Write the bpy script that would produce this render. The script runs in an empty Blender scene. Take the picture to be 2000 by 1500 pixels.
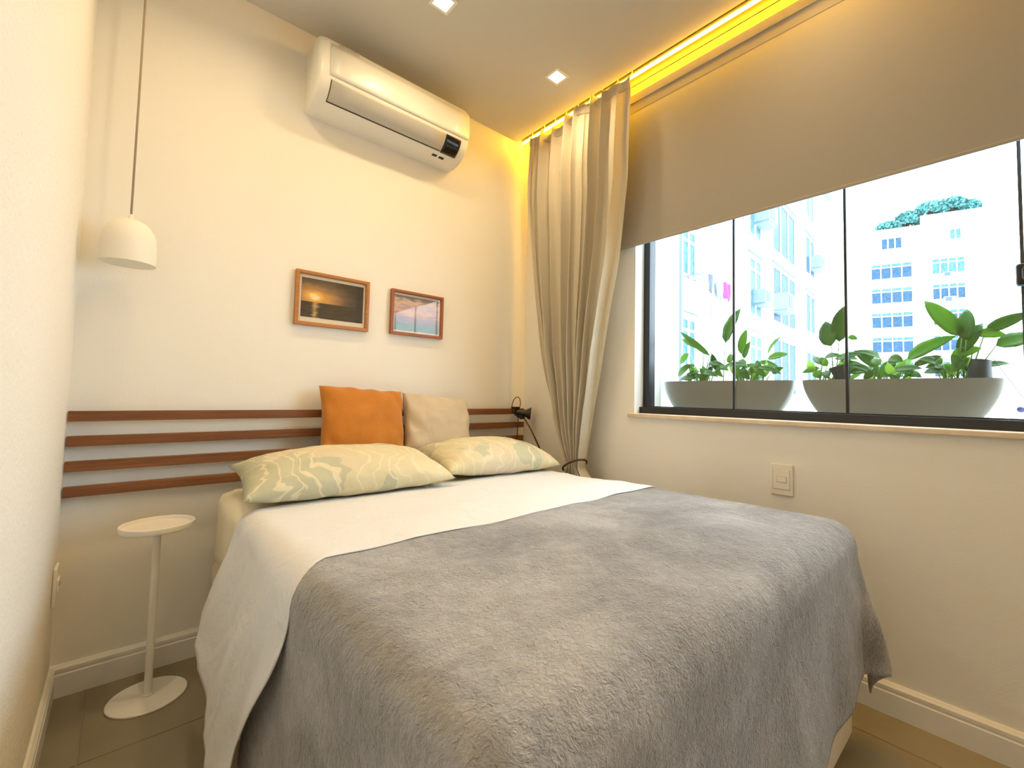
import bpy, bmesh, math, random
from mathutils import Vector, Matrix, noise
random.seed(7)
scene = bpy.context.scene
COL = scene.collection
PI = math.pi

# ---------------------------------------------------------------- camera, world, exposure
cam_d = bpy.data.cameras.new('camera'); cam = bpy.data.objects.new('camera', cam_d); COL.objects.link(cam)
cam_d.sensor_fit = 'HORIZONTAL'; cam_d.sensor_width = 36.0
cam_d.lens = 36.0 * 870.6 / 2000.0
cam_d.shift_x = -0.02465; cam_d.shift_y = -0.0099
cam_d.clip_start = 0.02; cam_d.clip_end = 500
rt = Vector((0.73282, -0.67981, 0.01999)).normalized()
up = Vector((-0.04857, -0.02295, 0.99853)); up = (up - rt * up.dot(rt)).normalized()
bk = rt.cross(up)
M = Matrix((rt, up, bk)).transposed().to_4x4(); M.translation = (0.0, -2.2, 1.03)
cam.matrix_world = M
scene.camera = cam

W = bpy.data.worlds.new('overcast_sky'); scene.world = W; W.use_nodes = True
bg = W.node_tree.nodes['Background']
bg.inputs['Color'].default_value = (0.72, 0.88, 1.0, 1); bg.inputs['Strength'].default_value = 14.5
scene.view_settings.view_transform = 'Standard'; scene.view_settings.look = 'None'
scene.view_settings.gamma = 1.0; scene.view_settings.use_curve_mapping = False
scene.view_settings.exposure = -0.62
LAMP = (1.0, 0.75, 0.41)         # warm white of the ceiling spots
LAMP_W = 6.0

# ---------------------------------------------------------------- materials
MATS = {}
def new_mat(name):
    m = bpy.data.materials.new(name); m.use_nodes = True; MATS[name] = m
    return m, m.node_tree.nodes, m.node_tree.links, m.node_tree.nodes['Principled BSDF']
def N(nt, typ, **kw):
    n = nt.new(typ)
    for k, v in kw.items():
        if k in n.bl_rna.properties: setattr(n, k, v)
        else: n.inputs[k].default_value = v
    return n
def bump(nt, lk, b, scale, strength, dist=0.01, detail=3, rough=0.6, coord='Object', mapping=None):
    tc = nt.new('ShaderNodeTexCoord'); out = tc.outputs[coord]
    if mapping:
        mp = nt.new('ShaderNodeMapping'); mp.inputs['Scale'].default_value = mapping; lk.new(out, mp.inputs[0]); out = mp.outputs[0]
    nz = N(nt, 'ShaderNodeTexNoise', Scale=scale, Detail=detail, Roughness=rough); lk.new(out, nz.inputs['Vector'])
    bp = N(nt, 'ShaderNodeBump', Strength=strength, Distance=dist); lk.new(nz.outputs['Fac'], bp.inputs['Height'])
    lk.new(bp.outputs[0], b.inputs['Normal'])
    return nz
def ramp(nt, lk, src, stops, interp='LINEAR'):
    r = nt.new('ShaderNodeValToRGB'); r.color_ramp.interpolation = interp
    e = r.color_ramp.elements
    while len(e) < len(stops): e.new(0.5)
    for i, (p, c) in enumerate(stops): e[i].position = p; e[i].color = (*c, 1)
    lk.new(src, r.inputs[0]); return r.outputs[0]
def simple(name, col, rough=0.5, metal=0.0, bmp=None, var=0.0, **kw):
    m, nt, lk, b = new_mat(name)
    b.inputs['Base Color'].default_value = (*col, 1); b.inputs['Roughness'].default_value = rough; b.inputs['Metallic'].default_value = metal
    for k, v in kw.items(): b.inputs[k.replace('_', ' ')].default_value = v
    nz = None
    if bmp: nz = bump(nt, lk, b, *bmp)
    if var:
        if nz is None:
            tc = nt.new('ShaderNodeTexCoord'); nz = N(nt, 'ShaderNodeTexNoise', Scale=6.0, Detail=4.0); lk.new(tc.outputs['Object'], nz.inputs['Vector'])
        c = ramp(nt, lk, nz.outputs['Fac'], [(0.25, tuple(x * (1 - var) for x in col)), (0.75, tuple(min(1, x * (1 + var)) for x in col))])
        lk.new(c, b.inputs['Base Color'])
    return m
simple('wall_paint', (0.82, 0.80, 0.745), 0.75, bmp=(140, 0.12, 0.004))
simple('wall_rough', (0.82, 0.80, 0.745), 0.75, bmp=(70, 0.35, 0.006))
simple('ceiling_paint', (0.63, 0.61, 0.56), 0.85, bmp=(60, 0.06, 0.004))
simple('white_trim', (0.80, 0.79, 0.76), 0.4, var=0.02)
simple('white_lacquer', (0.86, 0.84, 0.79), 0.35, var=0.01)
simple('white_plastic', (0.83, 0.82, 0.77), 0.32, var=0.01)
simple('grey_plastic', (0.52, 0.50, 0.46), 0.4, var=0.01)
simple('ivory_plastic', (0.82, 0.77, 0.68), 0.35, var=0.01)
simple('black_gloss', (0.012, 0.010, 0.008), 0.12)
simple('black_metal', (0.018, 0.015, 0.013), 0.4, bmp=(200, 0.1, 0.001))
simple('black_frame', (0.012, 0.014, 0.020), 0.45, bmp=(300, 0.05, 0.001))
simple('steel', (0.55, 0.52, 0.48), 0.35, 0.9)
simple('logo_grey', (0.42, 0.40, 0.36), 0.5)
simple('cord_white', (0.34, 0.29, 0.21), 0.6)
simple('shade_white', (0.82, 0.79, 0.71), 0.5, bmp=(30, 0.04, 0.003))
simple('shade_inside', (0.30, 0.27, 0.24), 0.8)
simple('marble', (0.72, 0.60, 0.46), 0.35, bmp=(9, 0.02, 0.002), var=0.22)
simple('grout', (0.40, 0.36, 0.29), 0.9, var=0.05)
simple('mat_board', (0.80, 0.74, 0.62), 0.8)
simple('blind_fabric', (0.33, 0.31, 0.285), 0.85, bmp=(900, 0.12, 0.001))
simple('glow_damper_brown', (0.20, 0.17, 0.13), 0.6)  # dark brown so the LED slot glows less
simple('blind_case', (0.36, 0.33, 0.29), 0.6)
simple('base_fabric', (0.78, 0.71, 0.58), 0.85, bmp=(500, 0.15, 0.001))
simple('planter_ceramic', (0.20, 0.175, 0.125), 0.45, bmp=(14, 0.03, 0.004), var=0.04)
simple('saucer', (0.62, 0.59, 0.53), 0.6)
simple('soil', (0.035, 0.025, 0.018), 0.95, bmp=(60, 0.8, 0.02), var=0.4)
simple('nursery_pot', (0.015, 0.022, 0.02), 0.5)
simple('stem_green', (0.16, 0.30, 0.06), 0.5)
simple('wire_dark', (0.08, 0.07, 0.08), 0.6)
simple('blue_plastic', (0.10, 0.12, 0.35), 0.4)
simple('concrete_ledge', (0.66, 0.66, 0.64), 0.8, bmp=(25, 0.2, 0.006), var=0.05)
simple('facade', (0.54, 0.58, 0.58), 0.9, bmp=(0.9, 0.1, 0.02), var=0.04)
simple('facade_trim', (0.24, 0.25, 0.29), 0.8)
simple('window_white', (0.80, 0.82, 0.84), 0.5)
simple('pane_blue', (0.035, 0.075, 0.13), 0.35, var=0.35, Specular_IOR_Level=0.05)
simple('pane_teal', (0.07, 0.15, 0.19), 0.35, var=0.35, Specular_IOR_Level=0.05)
simple('ac_far', (0.24, 0.30, 0.34), 0.6, var=0.1)
simple('ac_far_dark', (0.05, 0.09, 0.12), 0.6)
simple('pink_cloth', (0.45, 0.03, 0.26), 0.8, var=0.1)
simple('pale_cloth', (0.25, 0.36, 0.44), 0.8, var=0.1)
simple('dark_cloth', (0.12, 0.14, 0.18), 0.8, var=0.1)
simple('tree_leaf', (0.07, 0.24, 0.23), 0.7, var=0.5)
simple('tree_bark', (0.10, 0.07, 0.05), 0.9, var=0.3)
simple('tie_cord', (0.06, 0.032, 0.018), 0.8)
simple('hem_thread', (0.60, 0.56, 0.50), 0.8)

# wood
def wood(name, c1, c2, axis=(1.2, 30, 30)):
    m, nt, lk, b = new_mat(name)
    tc = nt.new('ShaderNodeTexCoord'); mp = nt.new('ShaderNodeMapping'); mp.inputs['Scale'].default_value = axis
    lk.new(tc.outputs['Object'], mp.inputs[0])
    nz = N(nt, 'ShaderNodeTexNoise', Scale=3.0, Detail=6.0, Roughness=0.65, Distortion=0.6); lk.new(mp.outputs[0], nz.inputs['Vector'])
    lk.new(ramp(nt, lk, nz.outputs['Fac'], [(0.3, c1), (0.7, c2)]), b.inputs['Base Color'])
    bp = N(nt, 'ShaderNodeBump', Strength=0.15, Distance=0.002); lk.new(nz.outputs['Fac'], bp.inputs['Height']); lk.new(bp.outputs[0], b.inputs['Normal'])
    b.inputs['Roughness'].default_value = 0.5
wood('slat_wood', (0.115, 0.036, 0.010), (0.235, 0.085, 0.024))
wood('frame_wood', (0.34, 0.13, 0.03), (0.48, 0.21, 0.06))
wood('frame_wood_red', (0.25, 0.075, 0.02), (0.36, 0.12, 0.04))

# tiles
m, nt, lk, b = new_mat('floor_tile')
tc = nt.new('ShaderNodeTexCoord'); nz = N(nt, 'ShaderNodeTexNoise', Scale=2.2, Detail=7.0, Roughness=0.6); lk.new(tc.outputs['Object'], nz.inputs['Vector'])
lk.new(ramp(nt, lk, nz.outputs['Fac'], [(0.3, (0.235, 0.200, 0.140)), (0.7, (0.30, 0.258, 0.185))]), b.inputs['Base Color'])
b.inputs['Roughness'].default_value = 0.45

# cloths
def cloth(name, col, wr_scale, wr, weave=700, rough=0.85, sheen=0.2, trans=0.0, var=0.0):
    m, nt, lk, b = new_mat(name)
    tc = nt.new('ShaderNodeTexCoord')
    n1 = N(nt, 'ShaderNodeTexNoise', Scale=wr_scale, Detail=5.0, Roughness=0.55, Distortion=0.8); lk.new(tc.outputs['Object'], n1.inputs['Vector'])
    n2 = N(nt, 'ShaderNodeTexNoise', Scale=weave, Detail=1.0); lk.new(tc.outputs['Object'], n2.inputs['Vector'])
    b1 = N(nt, 'ShaderNodeBump', Strength=wr, Distance=0.02); lk.new(n1.outputs['Fac'], b1.inputs['Height'])
    b2 = N(nt, 'ShaderNodeBump', Strength=0.15, Distance=0.001); lk.new(n2.outputs['Fac'], b2.inputs['Height']); lk.new(b1.outputs[0], b2.inputs['Normal'])
    lk.new(b2.outputs[0], b.inputs['Normal'])
    b.inputs['Base Color'].default_value = (*col, 1); b.inputs['Roughness'].default_value = rough; b.inputs['Sheen Weight'].default_value = sheen
    if var:
        c = ramp(nt, lk, n1.outputs['Fac'], [(0.3, tuple(x * (1 - var) for x in col)), (0.7, tuple(min(1, x * (1 + var)) for x in col))])
        lk.new(c, b.inputs['Base Color'])
    if trans:
        tr = nt.new('ShaderNodeBsdfTranslucent'); tr.inputs['Color'].default_value = (*col, 1); lk.new(b2.outputs[0], tr.inputs['Normal'])
        mx = nt.new('ShaderNodeMixShader'); mx.inputs[0].default_value = trans
        lk.new(b.outputs[0], mx.inputs[1]); lk.new(tr.outputs[0], mx.inputs[2])
        lk.new(mx.outputs[0], nt['Material Output'].inputs['Surface'])
    return m
cloth('sheet_white', (0.74, 0.75, 0.77), 8, 0.5, trans=0.10)
cloth('sheet_cream', (0.80, 0.72, 0.52), 9, 0.35)
cloth('orange_cloth', (0.47, 0.165, 0.012), 10, 0.30, var=0.06)
cloth('beige_cloth', (0.53, 0.44, 0.315), 11, 0.25, weave=420, var=0.05)
cloth('curtain_linen', (0.70, 0.635, 0.50), 16, 0.18, weave=600, trans=0.28)

# fleece
m, nt, lk, b = new_mat('fleece')
tc = nt.new('ShaderNodeTexCoord')
n0 = N(nt, 'ShaderNodeTexNoise', Scale=3.2, Detail=3.0, Roughness=0.55, Distortion=0.7); lk.new(tc.outputs['Object'], n0.inputs['Vector'])
n1 = N(nt, 'ShaderNodeTexNoise', Scale=95.0, Detail=3.0, Roughness=0.65, Distortion=1.2); lk.new(tc.outputs['Object'], n1.inputs['Vector'])
n2 = N(nt, 'ShaderNodeTexNoise', Scale=30.0, Detail=4.0, Roughness=0.6); lk.new(tc.outputs['Object'], n2.inputs['Vector'])
mxv = N(nt, 'ShaderNodeMath', operation='MULTIPLY_ADD'); lk.new(n2.outputs['Fac'], mxv.inputs[0]); mxv.inputs[1].default_value = 0.35; lk.new(n0.outputs['Fac'], mxv.inputs[2])  # bump noise also tints the pile: crevice shade painted into the colour
lk.new(ramp(nt, lk, mxv.outputs[0], [(0.50, (0.165, 0.165, 0.175)), (0.68, (0.265, 0.265, 0.28)), (0.86, (0.41, 0.41, 0.43))]), b.inputs['Base Color'])
bp = N(nt, 'ShaderNodeBump', Strength=0.95, Distance=0.009); lk.new(n1.outputs['Fac'], bp.inputs['Height'])
bp0 = N(nt, 'ShaderNodeBump', Strength=0.35, Distance=0.02); lk.new(n2.outputs['Fac'], bp0.inputs['Height']); lk.new(bp.outputs[0], bp0.inputs['Normal'])
lk.new(bp0.outputs[0], b.inputs['Normal'])
b.inputs['Roughness'].default_value = 0.75; b.inputs['Sheen Weight'].default_value = 0.55; b.inputs['Sheen Roughness'].default_value = 0.35

# printed pillow cloth
m, nt, lk, b = new_mat('pillow_print')
tc = nt.new('ShaderNodeTexCoord')
nd = N(nt, 'ShaderNodeTexNoise', Scale=4.0, Detail=2.0, Distortion=1.2); lk.new(tc.outputs['Object'], nd.inputs['Vector'])
vo = N(nt, 'ShaderNodeTexVoronoi', Scale=5.5); vo.feature = 'F1'
ad = N(nt, 'ShaderNodeVectorMath', operation='ADD'); lk.new(tc.outputs['Object'], ad.inputs[0])
sc = N(nt, 'ShaderNodeVectorMath', operation='SCALE'); lk.new(nd.outputs['Color'], sc.inputs[0]); sc.inputs['Scale'].default_value = 0.18; lk.new(sc.outputs[0], ad.inputs[1])
lk.new(ad.outputs[0], vo.inputs['Vector'])
sep = nt.new('ShaderNodeSeparateColor'); lk.new(vo.outputs['Color'], sep.inputs[0])
blot = ramp(nt, lk, sep.outputs[0], [(0.0, (0.62, 0.55, 0.35)), (0.32, (0.40, 0.42, 0.31)), (0.55, (0.70, 0.59, 0.39)), (0.72, (0.45, 0.46, 0.35)), (0.88, (0.62, 0.53, 0.39))], 'CONSTANT')
wv = N(nt, 'ShaderNodeTexWave', Scale=5.0, Distortion=11.0, Detail=2.0); wv.inputs['Detail Scale'].default_value = 1.3; lk.new(ad.outputs[0], wv.inputs['Vector'])
ln = ramp(nt, lk, wv.outputs['Fac'], [(0.0, (0, 0, 0)), (0.86, (0, 0, 0)), (0.96, (1, 1, 1))])
mx = N(nt, 'ShaderNodeMix', data_type='RGBA'); lk.new(ln, mx.inputs[0]); lk.new(blot, mx.inputs[6]); mx.inputs[7].default_value = (0.70, 0.64, 0.47, 1)
ns = N(nt, 'ShaderNodeTexNoise', Scale=14.0, Detail=4.0); lk.new(tc.outputs['Object'], ns.inputs['Vector'])
soft = N(nt, 'ShaderNodeMix', data_type='RGBA'); soft.inputs[0].default_value = 0.36; lk.new(mx.outputs[2], soft.inputs[6]); soft.inputs[7].default_value = (0.58, 0.54, 0.38, 1)
lk.new(soft.outputs[2], b.inputs['Base Color'])
bp = N(nt, 'ShaderNodeBump', Strength=0.35, Distance=0.015); lk.new(ns.outputs['Fac'], bp.inputs['Height']); lk.new(bp.outputs[0], b.inputs['Normal'])
b.inputs['Roughness'].default_value = 0.85

# leaf
m, nt, lk, b = new_mat('leaf_green')
tc = nt.new('ShaderNodeTexCoord'); nz = N(nt, 'ShaderNodeTexNoise', Scale=9.0, Detail=3.0); lk.new(tc.outputs['Object'], nz.inputs['Vector'])
c = ramp(nt, lk, nz.outputs['Fac'], [(0.3, (0.055, 0.16, 0.022)), (0.7, (0.13, 0.31, 0.04))]); lk.new(c, b.inputs['Base Color'])
b.inputs['Roughness'].default_value = 0.35
tr = nt.new('ShaderNodeBsdfTranslucent'); oi = nt.new('ShaderNodeObjectInfo'); c2 = ramp(nt, lk, oi.outputs['Random'], [(0.0, (0.05, 0.15, 0.02)), (0.5, (0.16, 0.34, 0.03)), (1.0, (0.32, 0.50, 0.05))]); lk.new(c2, tr.inputs['Color'])
mx = nt.new('ShaderNodeMixShader'); mx.inputs[0].default_value = 0.5; lk.new(b.outputs[0], mx.inputs[1]); lk.new(tr.outputs[0], mx.inputs[2]); lk.new(mx.outputs[0], nt['Material Output'].inputs['Surface'])

# clear glass sheet
def glass(name, tint, refl=1.0):
    m, nt, lk, b = new_mat(name); nt.remove(b)
    t = nt.new('ShaderNodeBsdfTransparent'); t.inputs[0].default_value = (*tint, 1)
    g = nt.new('ShaderNodeBsdfGlossy'); g.inputs['Roughness'].default_value = 0.02; g.inputs[0].default_value = (1, 1, 1, 1)
    fr = nt.new('ShaderNodeFresnel'); fr.inputs[0].default_value = 1.45
    mu = N(nt, 'ShaderNodeMath', operation='MULTIPLY'); lk.new(fr.outputs[0], mu.inputs[0]); mu.inputs[1].default_value = refl
    ge = nt.new('ShaderNodeNewGeometry'); iv = N(nt, 'ShaderNodeMath', operation='SUBTRACT'); iv.inputs[0].default_value = 1.0; lk.new(ge.outputs['Backfacing'], iv.inputs[1])
    m2 = N(nt, 'ShaderNodeMath', operation='MULTIPLY'); lk.new(mu.outputs[0], m2.inputs[0]); lk.new(iv.outputs[0], m2.inputs[1]); mu = m2
    mx = nt.new('ShaderNodeMixShader'); lk.new(mu.outputs[0], mx.inputs[0]); lk.new(t.outputs[0], mx.inputs[1]); lk.new(g.outputs[0], mx.inputs[2])
    lk.new(mx.outputs[0], nt['Material Output'].inputs['Surface'])
glass('window_glass', (0.97, 0.985, 0.98)); glass('picture_glass', (0.97, 0.97, 0.97))

def emit(name, col, s):
    m, nt, lk, b = new_mat(name); nt.remove(b)
    e = nt.new('ShaderNodeEmission'); e.inputs[0].default_value = (*col, 1); e.inputs[1].default_value = s
    lk.new(e.outputs[0], nt['Material Output'].inputs['Surface'])
emit('lamp_lens', (1.0, 0.82, 0.58), 14.0)
emit('led_glow', (1.0, 0.50, 0.012), 170.0)

# printed sunset pictures (flat prints); generated coords: x across, z up
def print_base(name):
    m, nt, lk, b = new_mat(name); b.inputs['Roughness'].default_value = 0.6
    tc = nt.new('ShaderNodeTexCoord'); sp = nt.new('ShaderNodeSeparateXYZ'); lk.new(tc.outputs['Generated'], sp.inputs[0])
    return m, nt, lk, b, tc, sp
def math_(nt, lk, op, a, bb=None, cl=False):
    n = nt.new('ShaderNodeMath'); n.operation = op; n.use_clamp = cl
    for i, v in enumerate((a, bb)):
        if v is None: continue
        if isinstance(v, (int, float)): n.inputs[i].default_value = v
        else: lk.new(v, n.inputs[i])
    return n.outputs[0]
def mixc(nt, lk, f, a, bb):
    n = N(nt, 'ShaderNodeMix', data_type='RGBA')
    for i, v in ((0, f), (6, a), (7, bb)):
        if isinstance(v, tuple): n.inputs[i].default_value = (*v, 1)
        elif isinstance(v, (int, float)): n.inputs[i].default_value = v
        else: lk.new(v, n.inputs[i])
    return n.outputs[2]
def stretched_noise(nt, lk, tc, sx, sz, scale, detail=5, dist=0.4):
    mp = nt.new('ShaderNodeMapping'); mp.inputs['Scale'].default_value = (sx, 1, sz); lk.new(tc.outputs['Generated'], mp.inputs[0])
    n = N(nt, 'ShaderNodeTexNoise', Scale=scale, Detail=detail, Distortion=dist); lk.new(mp.outputs[0], n.inputs['Vector']); return n.outputs['Fac']
m, nt, lk, b, tc, sp = print_base('print_sunset')
X, Z = sp.outputs[0], sp.outputs[2]
cl = stretched_noise(nt, lk, tc, 1.2, 2.6, 3.0)
dx = math_(nt, lk, 'SUBTRACT', X, 0.21); dz = math_(nt, lk, 'SUBTRACT', Z, 0.52)
d2 = math_(nt, lk, 'ADD', math_(nt, lk, 'MULTIPLY', math_(nt, lk, 'MULTIPLY', dx, dx), 1.3), math_(nt, lk, 'MULTIPLY', math_(nt, lk, 'MULTIPLY', dz, dz), 2.2))
dd = math_(nt, lk, 'SQRT', d2); dd = math_(nt, lk, 'ADD', dd, math_(nt, lk, 'MULTIPLY', math_(nt, lk, 'SUBTRACT', cl, 0.5), 0.45))
sky = ramp(nt, lk, dd, [(0.03, (0.98, 0.82, 0.45)), (0.10, (0.90, 0.48, 0.09)), (0.28, (0.50, 0.25, 0.07)), (0.52, (0.16, 0.10, 0.055)), (0.8, (0.04, 0.028, 0.02))])
wav = stretched_noise(nt, lk, tc, 2.0, 14.0, 3.0)
sea = ramp(nt, lk, wav, [(0.35, (0.018, 0.012, 0.006)), (0.7, (0.085, 0.055, 0.028))])
gw = math_(nt, lk, 'MULTIPLY', math_(nt, lk, 'ABSOLUTE', dx), 9.0)
gl = math_(nt, lk, 'SUBTRACT', math_(nt, lk, 'MULTIPLY', wav, 1.9), math_(nt, lk, 'ADD', gw, 0.45), True)
sea = mixc(nt, lk, gl, sea, (0.95, 0.60, 0.26))
hz = math_(nt, lk, 'GREATER_THAN', Z, 0.40)
lk.new(mixc(nt, lk, hz, sea, sky), b.inputs['Base Color'])
m, nt, lk, b, tc, sp = print_base('print_dusk')
X, Z = sp.outputs[0], sp.outputs[2]
cl = stretched_noise(nt, lk, tc, 1.3, 4.0, 3.2)
hgt = math_(nt, lk, 'ADD', Z, math_(nt, lk, 'MULTIPLY', math_(nt, lk, 'SUBTRACT', cl, 0.5), 0.7))
sky = ramp(nt, lk, hgt, [(0.22, (0.30, 0.26, 0.36)), (0.42, (0.45, 0.33, 0.40)), (0.55, (0.80, 0.50, 0.36)), (0.68, (0.48, 0.36, 0.45)), (0.80, (0.78, 0.56, 0.40)), (0.97, (0.24, 0.20, 0.22))])
wav = stretched_noise(nt, lk, tc, 1.0, 10.0, 3.0)
sea = ramp(nt, lk, wav, [(0.3, (0.13, 0.24, 0.28)), (0.7, (0.24, 0.36, 0.38))])
hz = math_(nt, lk, 'GREATER_THAN', Z, 0.22)
lk.new(mixc(nt, lk, hz, sea, sky), b.inputs['Base Color'])

# ---------------------------------------------------------------- object helpers
def mat(m): return MATS[m]
def tag(o, label=None, cat=None, group=None, kind=None):
    if label: o['label'] = label
    if cat: o['category'] = cat
    if group: o['group'] = group
    if kind: o['kind'] = kind
    return o
def link(o, parent=None):
    COL.objects.link(o)
    if parent is not None:
        o.parent = parent
        o.matrix_parent_inverse = Matrix.Translation(-world_loc(parent))
    return o
def world_loc(o):
    # every parent here is unrotated; meshes sit at the origin, empties at their base
    v = Vector((0, 0, 0))
    if o.type == 'EMPTY': v = o.location.copy()
    return v
def empty(name, loc, label=None, cat=None, group=None, kind=None):
    o = bpy.data.objects.new(name, None); o.location = loc; o.empty_display_size = 0.05
    COL.objects.link(o); return tag(o, label, cat, group, kind)
def from_bm(name, bm, m, parent=None, smooth=False):
    me = bpy.data.meshes.new(name); bm.normal_update(); bm.to_mesh(me); bm.free()
    if m: me.materials.append(mat(m))
    if smooth:
        for p in me.polygons: p.use_smooth = True
    return link(bpy.data.objects.new(name, me), parent)
def from_py(name, v, f, m, parent=None, smooth=False):
    me = bpy.data.meshes.new(name); me.from_pydata(v, [], f); me.update()
    if m: me.materials.append(mat(m))
    if smooth:
        for p in me.polygons: p.use_smooth = True
    return link(bpy.data.objects.new(name, me), parent)
def add_box(bm, x0, x1, y0, y1, z0, z1, bev=0.0, seg=2, mtx=None):
    t = bmesh.new(); bmesh.ops.create_cube(t, size=1)
    for v in t.verts:
        v.co = Vector(((x0 + x1) / 2 + v.co.x * (x1 - x0), (y0 + y1) / 2 + v.co.y * (y1 - y0), (z0 + z1) / 2 + v.co.z * (z1 - z0)))
    if bev: bmesh.ops.bevel(t, geom=t.edges[:], offset=bev, segments=seg, affect='EDGES', profile=0.5)
    if mtx:
        for v in t.verts: v.co = mtx @ v.co
    merge(bm, t)
def merge(bm, t):
    me = bpy.data.meshes.new('tmp'); t.to_mesh(me); t.free(); bm.from_mesh(me); bpy.data.meshes.remove(me)
def box(name, x0, x1, y0, y1, z0, z1, m, parent=None, bev=0.0, seg=2, smooth=False):
    bm = bmesh.new(); add_box(bm, min(x0, x1), max(x0, x1), min(y0, y1), max(y0, y1), z0, z1, bev, seg)
    return from_bm(name, bm, m, parent, smooth)
def boxes(name, lst, m, parent=None, bev=0.0):
    bm = bmesh.new()
    for b_ in lst: add_box(bm, *b_, bev=bev)
    return from_bm(name, bm, m, parent)
def tube_vf(pts, r, n=8, closed=False):
    pts = [Vector(p) for p in pts]; V = []; F = []
    rr = r if isinstance(r, (list, tuple)) else [r] * len(pts)
    nrm = None
    for i, p in enumerate(pts):
        if closed: t = (pts[(i + 1) % len(pts)] - pts[i - 1]).normalized()
        else: t = (pts[min(i + 1, len(pts) - 1)] - pts[max(i - 1, 0)]).normalized()
        if nrm is None:
            a = Vector((0, 0, 1)) if abs(t.z) < 0.9 else Vector((1, 0, 0)); nrm = t.cross(a).normalized()
        else: nrm = (nrm - t * nrm.dot(t)).normalized()
        bn = t.cross(nrm)
        for k in range(n):
            a = 2 * PI * k / n; V.append(tuple(p + (nrm * math.cos(a) + bn * math.sin(a)) * rr[i]))
    L = len(pts)
    for i in range(L if closed else L - 1):
        j = (i + 1) % L
        for k in range(n):
            F.append((i * n + k, i * n + (k + 1) % n, j * n + (k + 1) % n, j * n + k))
    if not closed:
        F.append(tuple(range(n - 1, -1, -1))); F.append(tuple((L - 1) * n + k for k in range(n)))
    return V, F
def tube(name, pts, r, m, parent=None, n=8, closed=False):
    V, F = tube_vf(pts, r, n, closed); return from_py(name, V, F, m, parent, True)
def lathe(name, prof, c, m, parent=None, n=40, smooth=True):
    V = []; F = []
    for r, z in prof:
        for k in range(n):
            a = 2 * PI * k / n; V.append((c[0] + r * math.cos(a), c[1] + r * math.sin(a), c[2] + z))
    for i in range(len(prof) - 1):
        for k in range(n):
            F.append((i * n + k, i * n + (k + 1) % n, (i + 1) * n + (k + 1) % n, (i + 1) * n + k))
    if prof[0][0] > 1e-5: F.append(tuple(range(n - 1, -1, -1)))
    if prof[-1][0] > 1e-5: F.append(tuple((len(prof) - 1) * n + k for k in range(n)))
    o = from_py(name, V, F, m, parent, smooth)
    if smooth: autosmooth(o)
    return o
def autosmooth(o, ang=40):
    bm = bmesh.new(); bm.from_mesh(o.data); bmesh.ops.remove_doubles(bm, verts=bm.verts, dist=1e-6)
    for e in bm.edges:
        if len(e.link_faces) == 2 and e.calc_face_angle(0) > math.radians(ang): e.smooth = False
    bm.to_mesh(o.data); bm.free()
def grid(name, fn, nu, nv, m, parent=None, thick=0.0, offs=-1.0, sub=0):
    V = [tuple(fn(i / nu, j / nv)) for j in range(nv + 1) for i in range(nu + 1)]
    F = [(j * (nu + 1) + i, j * (nu + 1) + i + 1, (j + 1) * (nu + 1) + i + 1, (j + 1) * (nu + 1) + i) for j in range(nv) for i in range(nu)]
    o = from_py(name, V, F, m, parent, True)
    if thick:
        s = o.modifiers.new('thickness', 'SOLIDIFY'); s.thickness = thick; s.offset = offs
    if sub:
        s = o.modifiers.new('smooth', 'SUBSURF'); s.levels = sub; s.render_levels = sub
    return o
def lerp(a, b, t): return a + (b - a) * t
def sstep(a, b, x):
    t = max(0.0, min(1.0, (x - a) / (b - a))); return t * t * (3 - 2 * t)
def table(pairs, x):
    if x <= pairs[0][0]: return pairs[0][1]
    for (a, p), (c, q) in zip(pairs, pairs[1:]):
        if x <= c:
            t = (x - a) / (c - a); return lerp(p, q, t)
    return pairs[-1][1]
def nz3(x, y, z): return noise.noise(Vector((x, y, z)))

# ---------------------------------------------------------------- room shell
XL, XR, YF, H = -0.135, 1.92, -3.3, 2.69
WY0, WY1, WZ0, WZ1 = -0.862, -2.80, 0.955, 2.36       # window opening
XO = 2.16                                               # outer face of the window wall
tag(box('wall_back', XL - 0.15, XO, 0.0, 0.15, -0.1, 2.9, 'wall_paint'), 'cream painted wall behind the bed', 'wall', kind='structure')
tag(box('wall_left', XL - 0.15, XL, YF, 0.0, -0.1, 2.9, 'wall_rough'), 'lightly textured cream wall at the left edge', 'wall', kind='structure')
tag(box('wall_front', XL - 0.15, XO, YF - 0.15, YF, -0.1, 2.9, 'wall_paint'), 'cream wall facing the headboard', 'wall', kind='structure')
tag(boxes('wall_right', [(XR, XO, WY0, 0.0, -0.1, 2.9), (XR, XO, YF, WY1, -0.1, 2.9), (XR, XO, WY1, WY0, -0.1, WZ0 - 0.02), (XR, XO, WY1, WY0, WZ1, 2.9)], 'wall_paint'),
    'cream wall holding the wide window', 'wall', kind='structure')
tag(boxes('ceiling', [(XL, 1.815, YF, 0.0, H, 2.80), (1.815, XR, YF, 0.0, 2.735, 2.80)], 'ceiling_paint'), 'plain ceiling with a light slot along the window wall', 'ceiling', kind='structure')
fl = tag(box('floor', XL - 0.05, XR + 0.05, YF - 0.05, 0.05, -0.10, -0.004, 'grout'), 'greige porcelain tile floor', 'floor', kind='structure')
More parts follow.
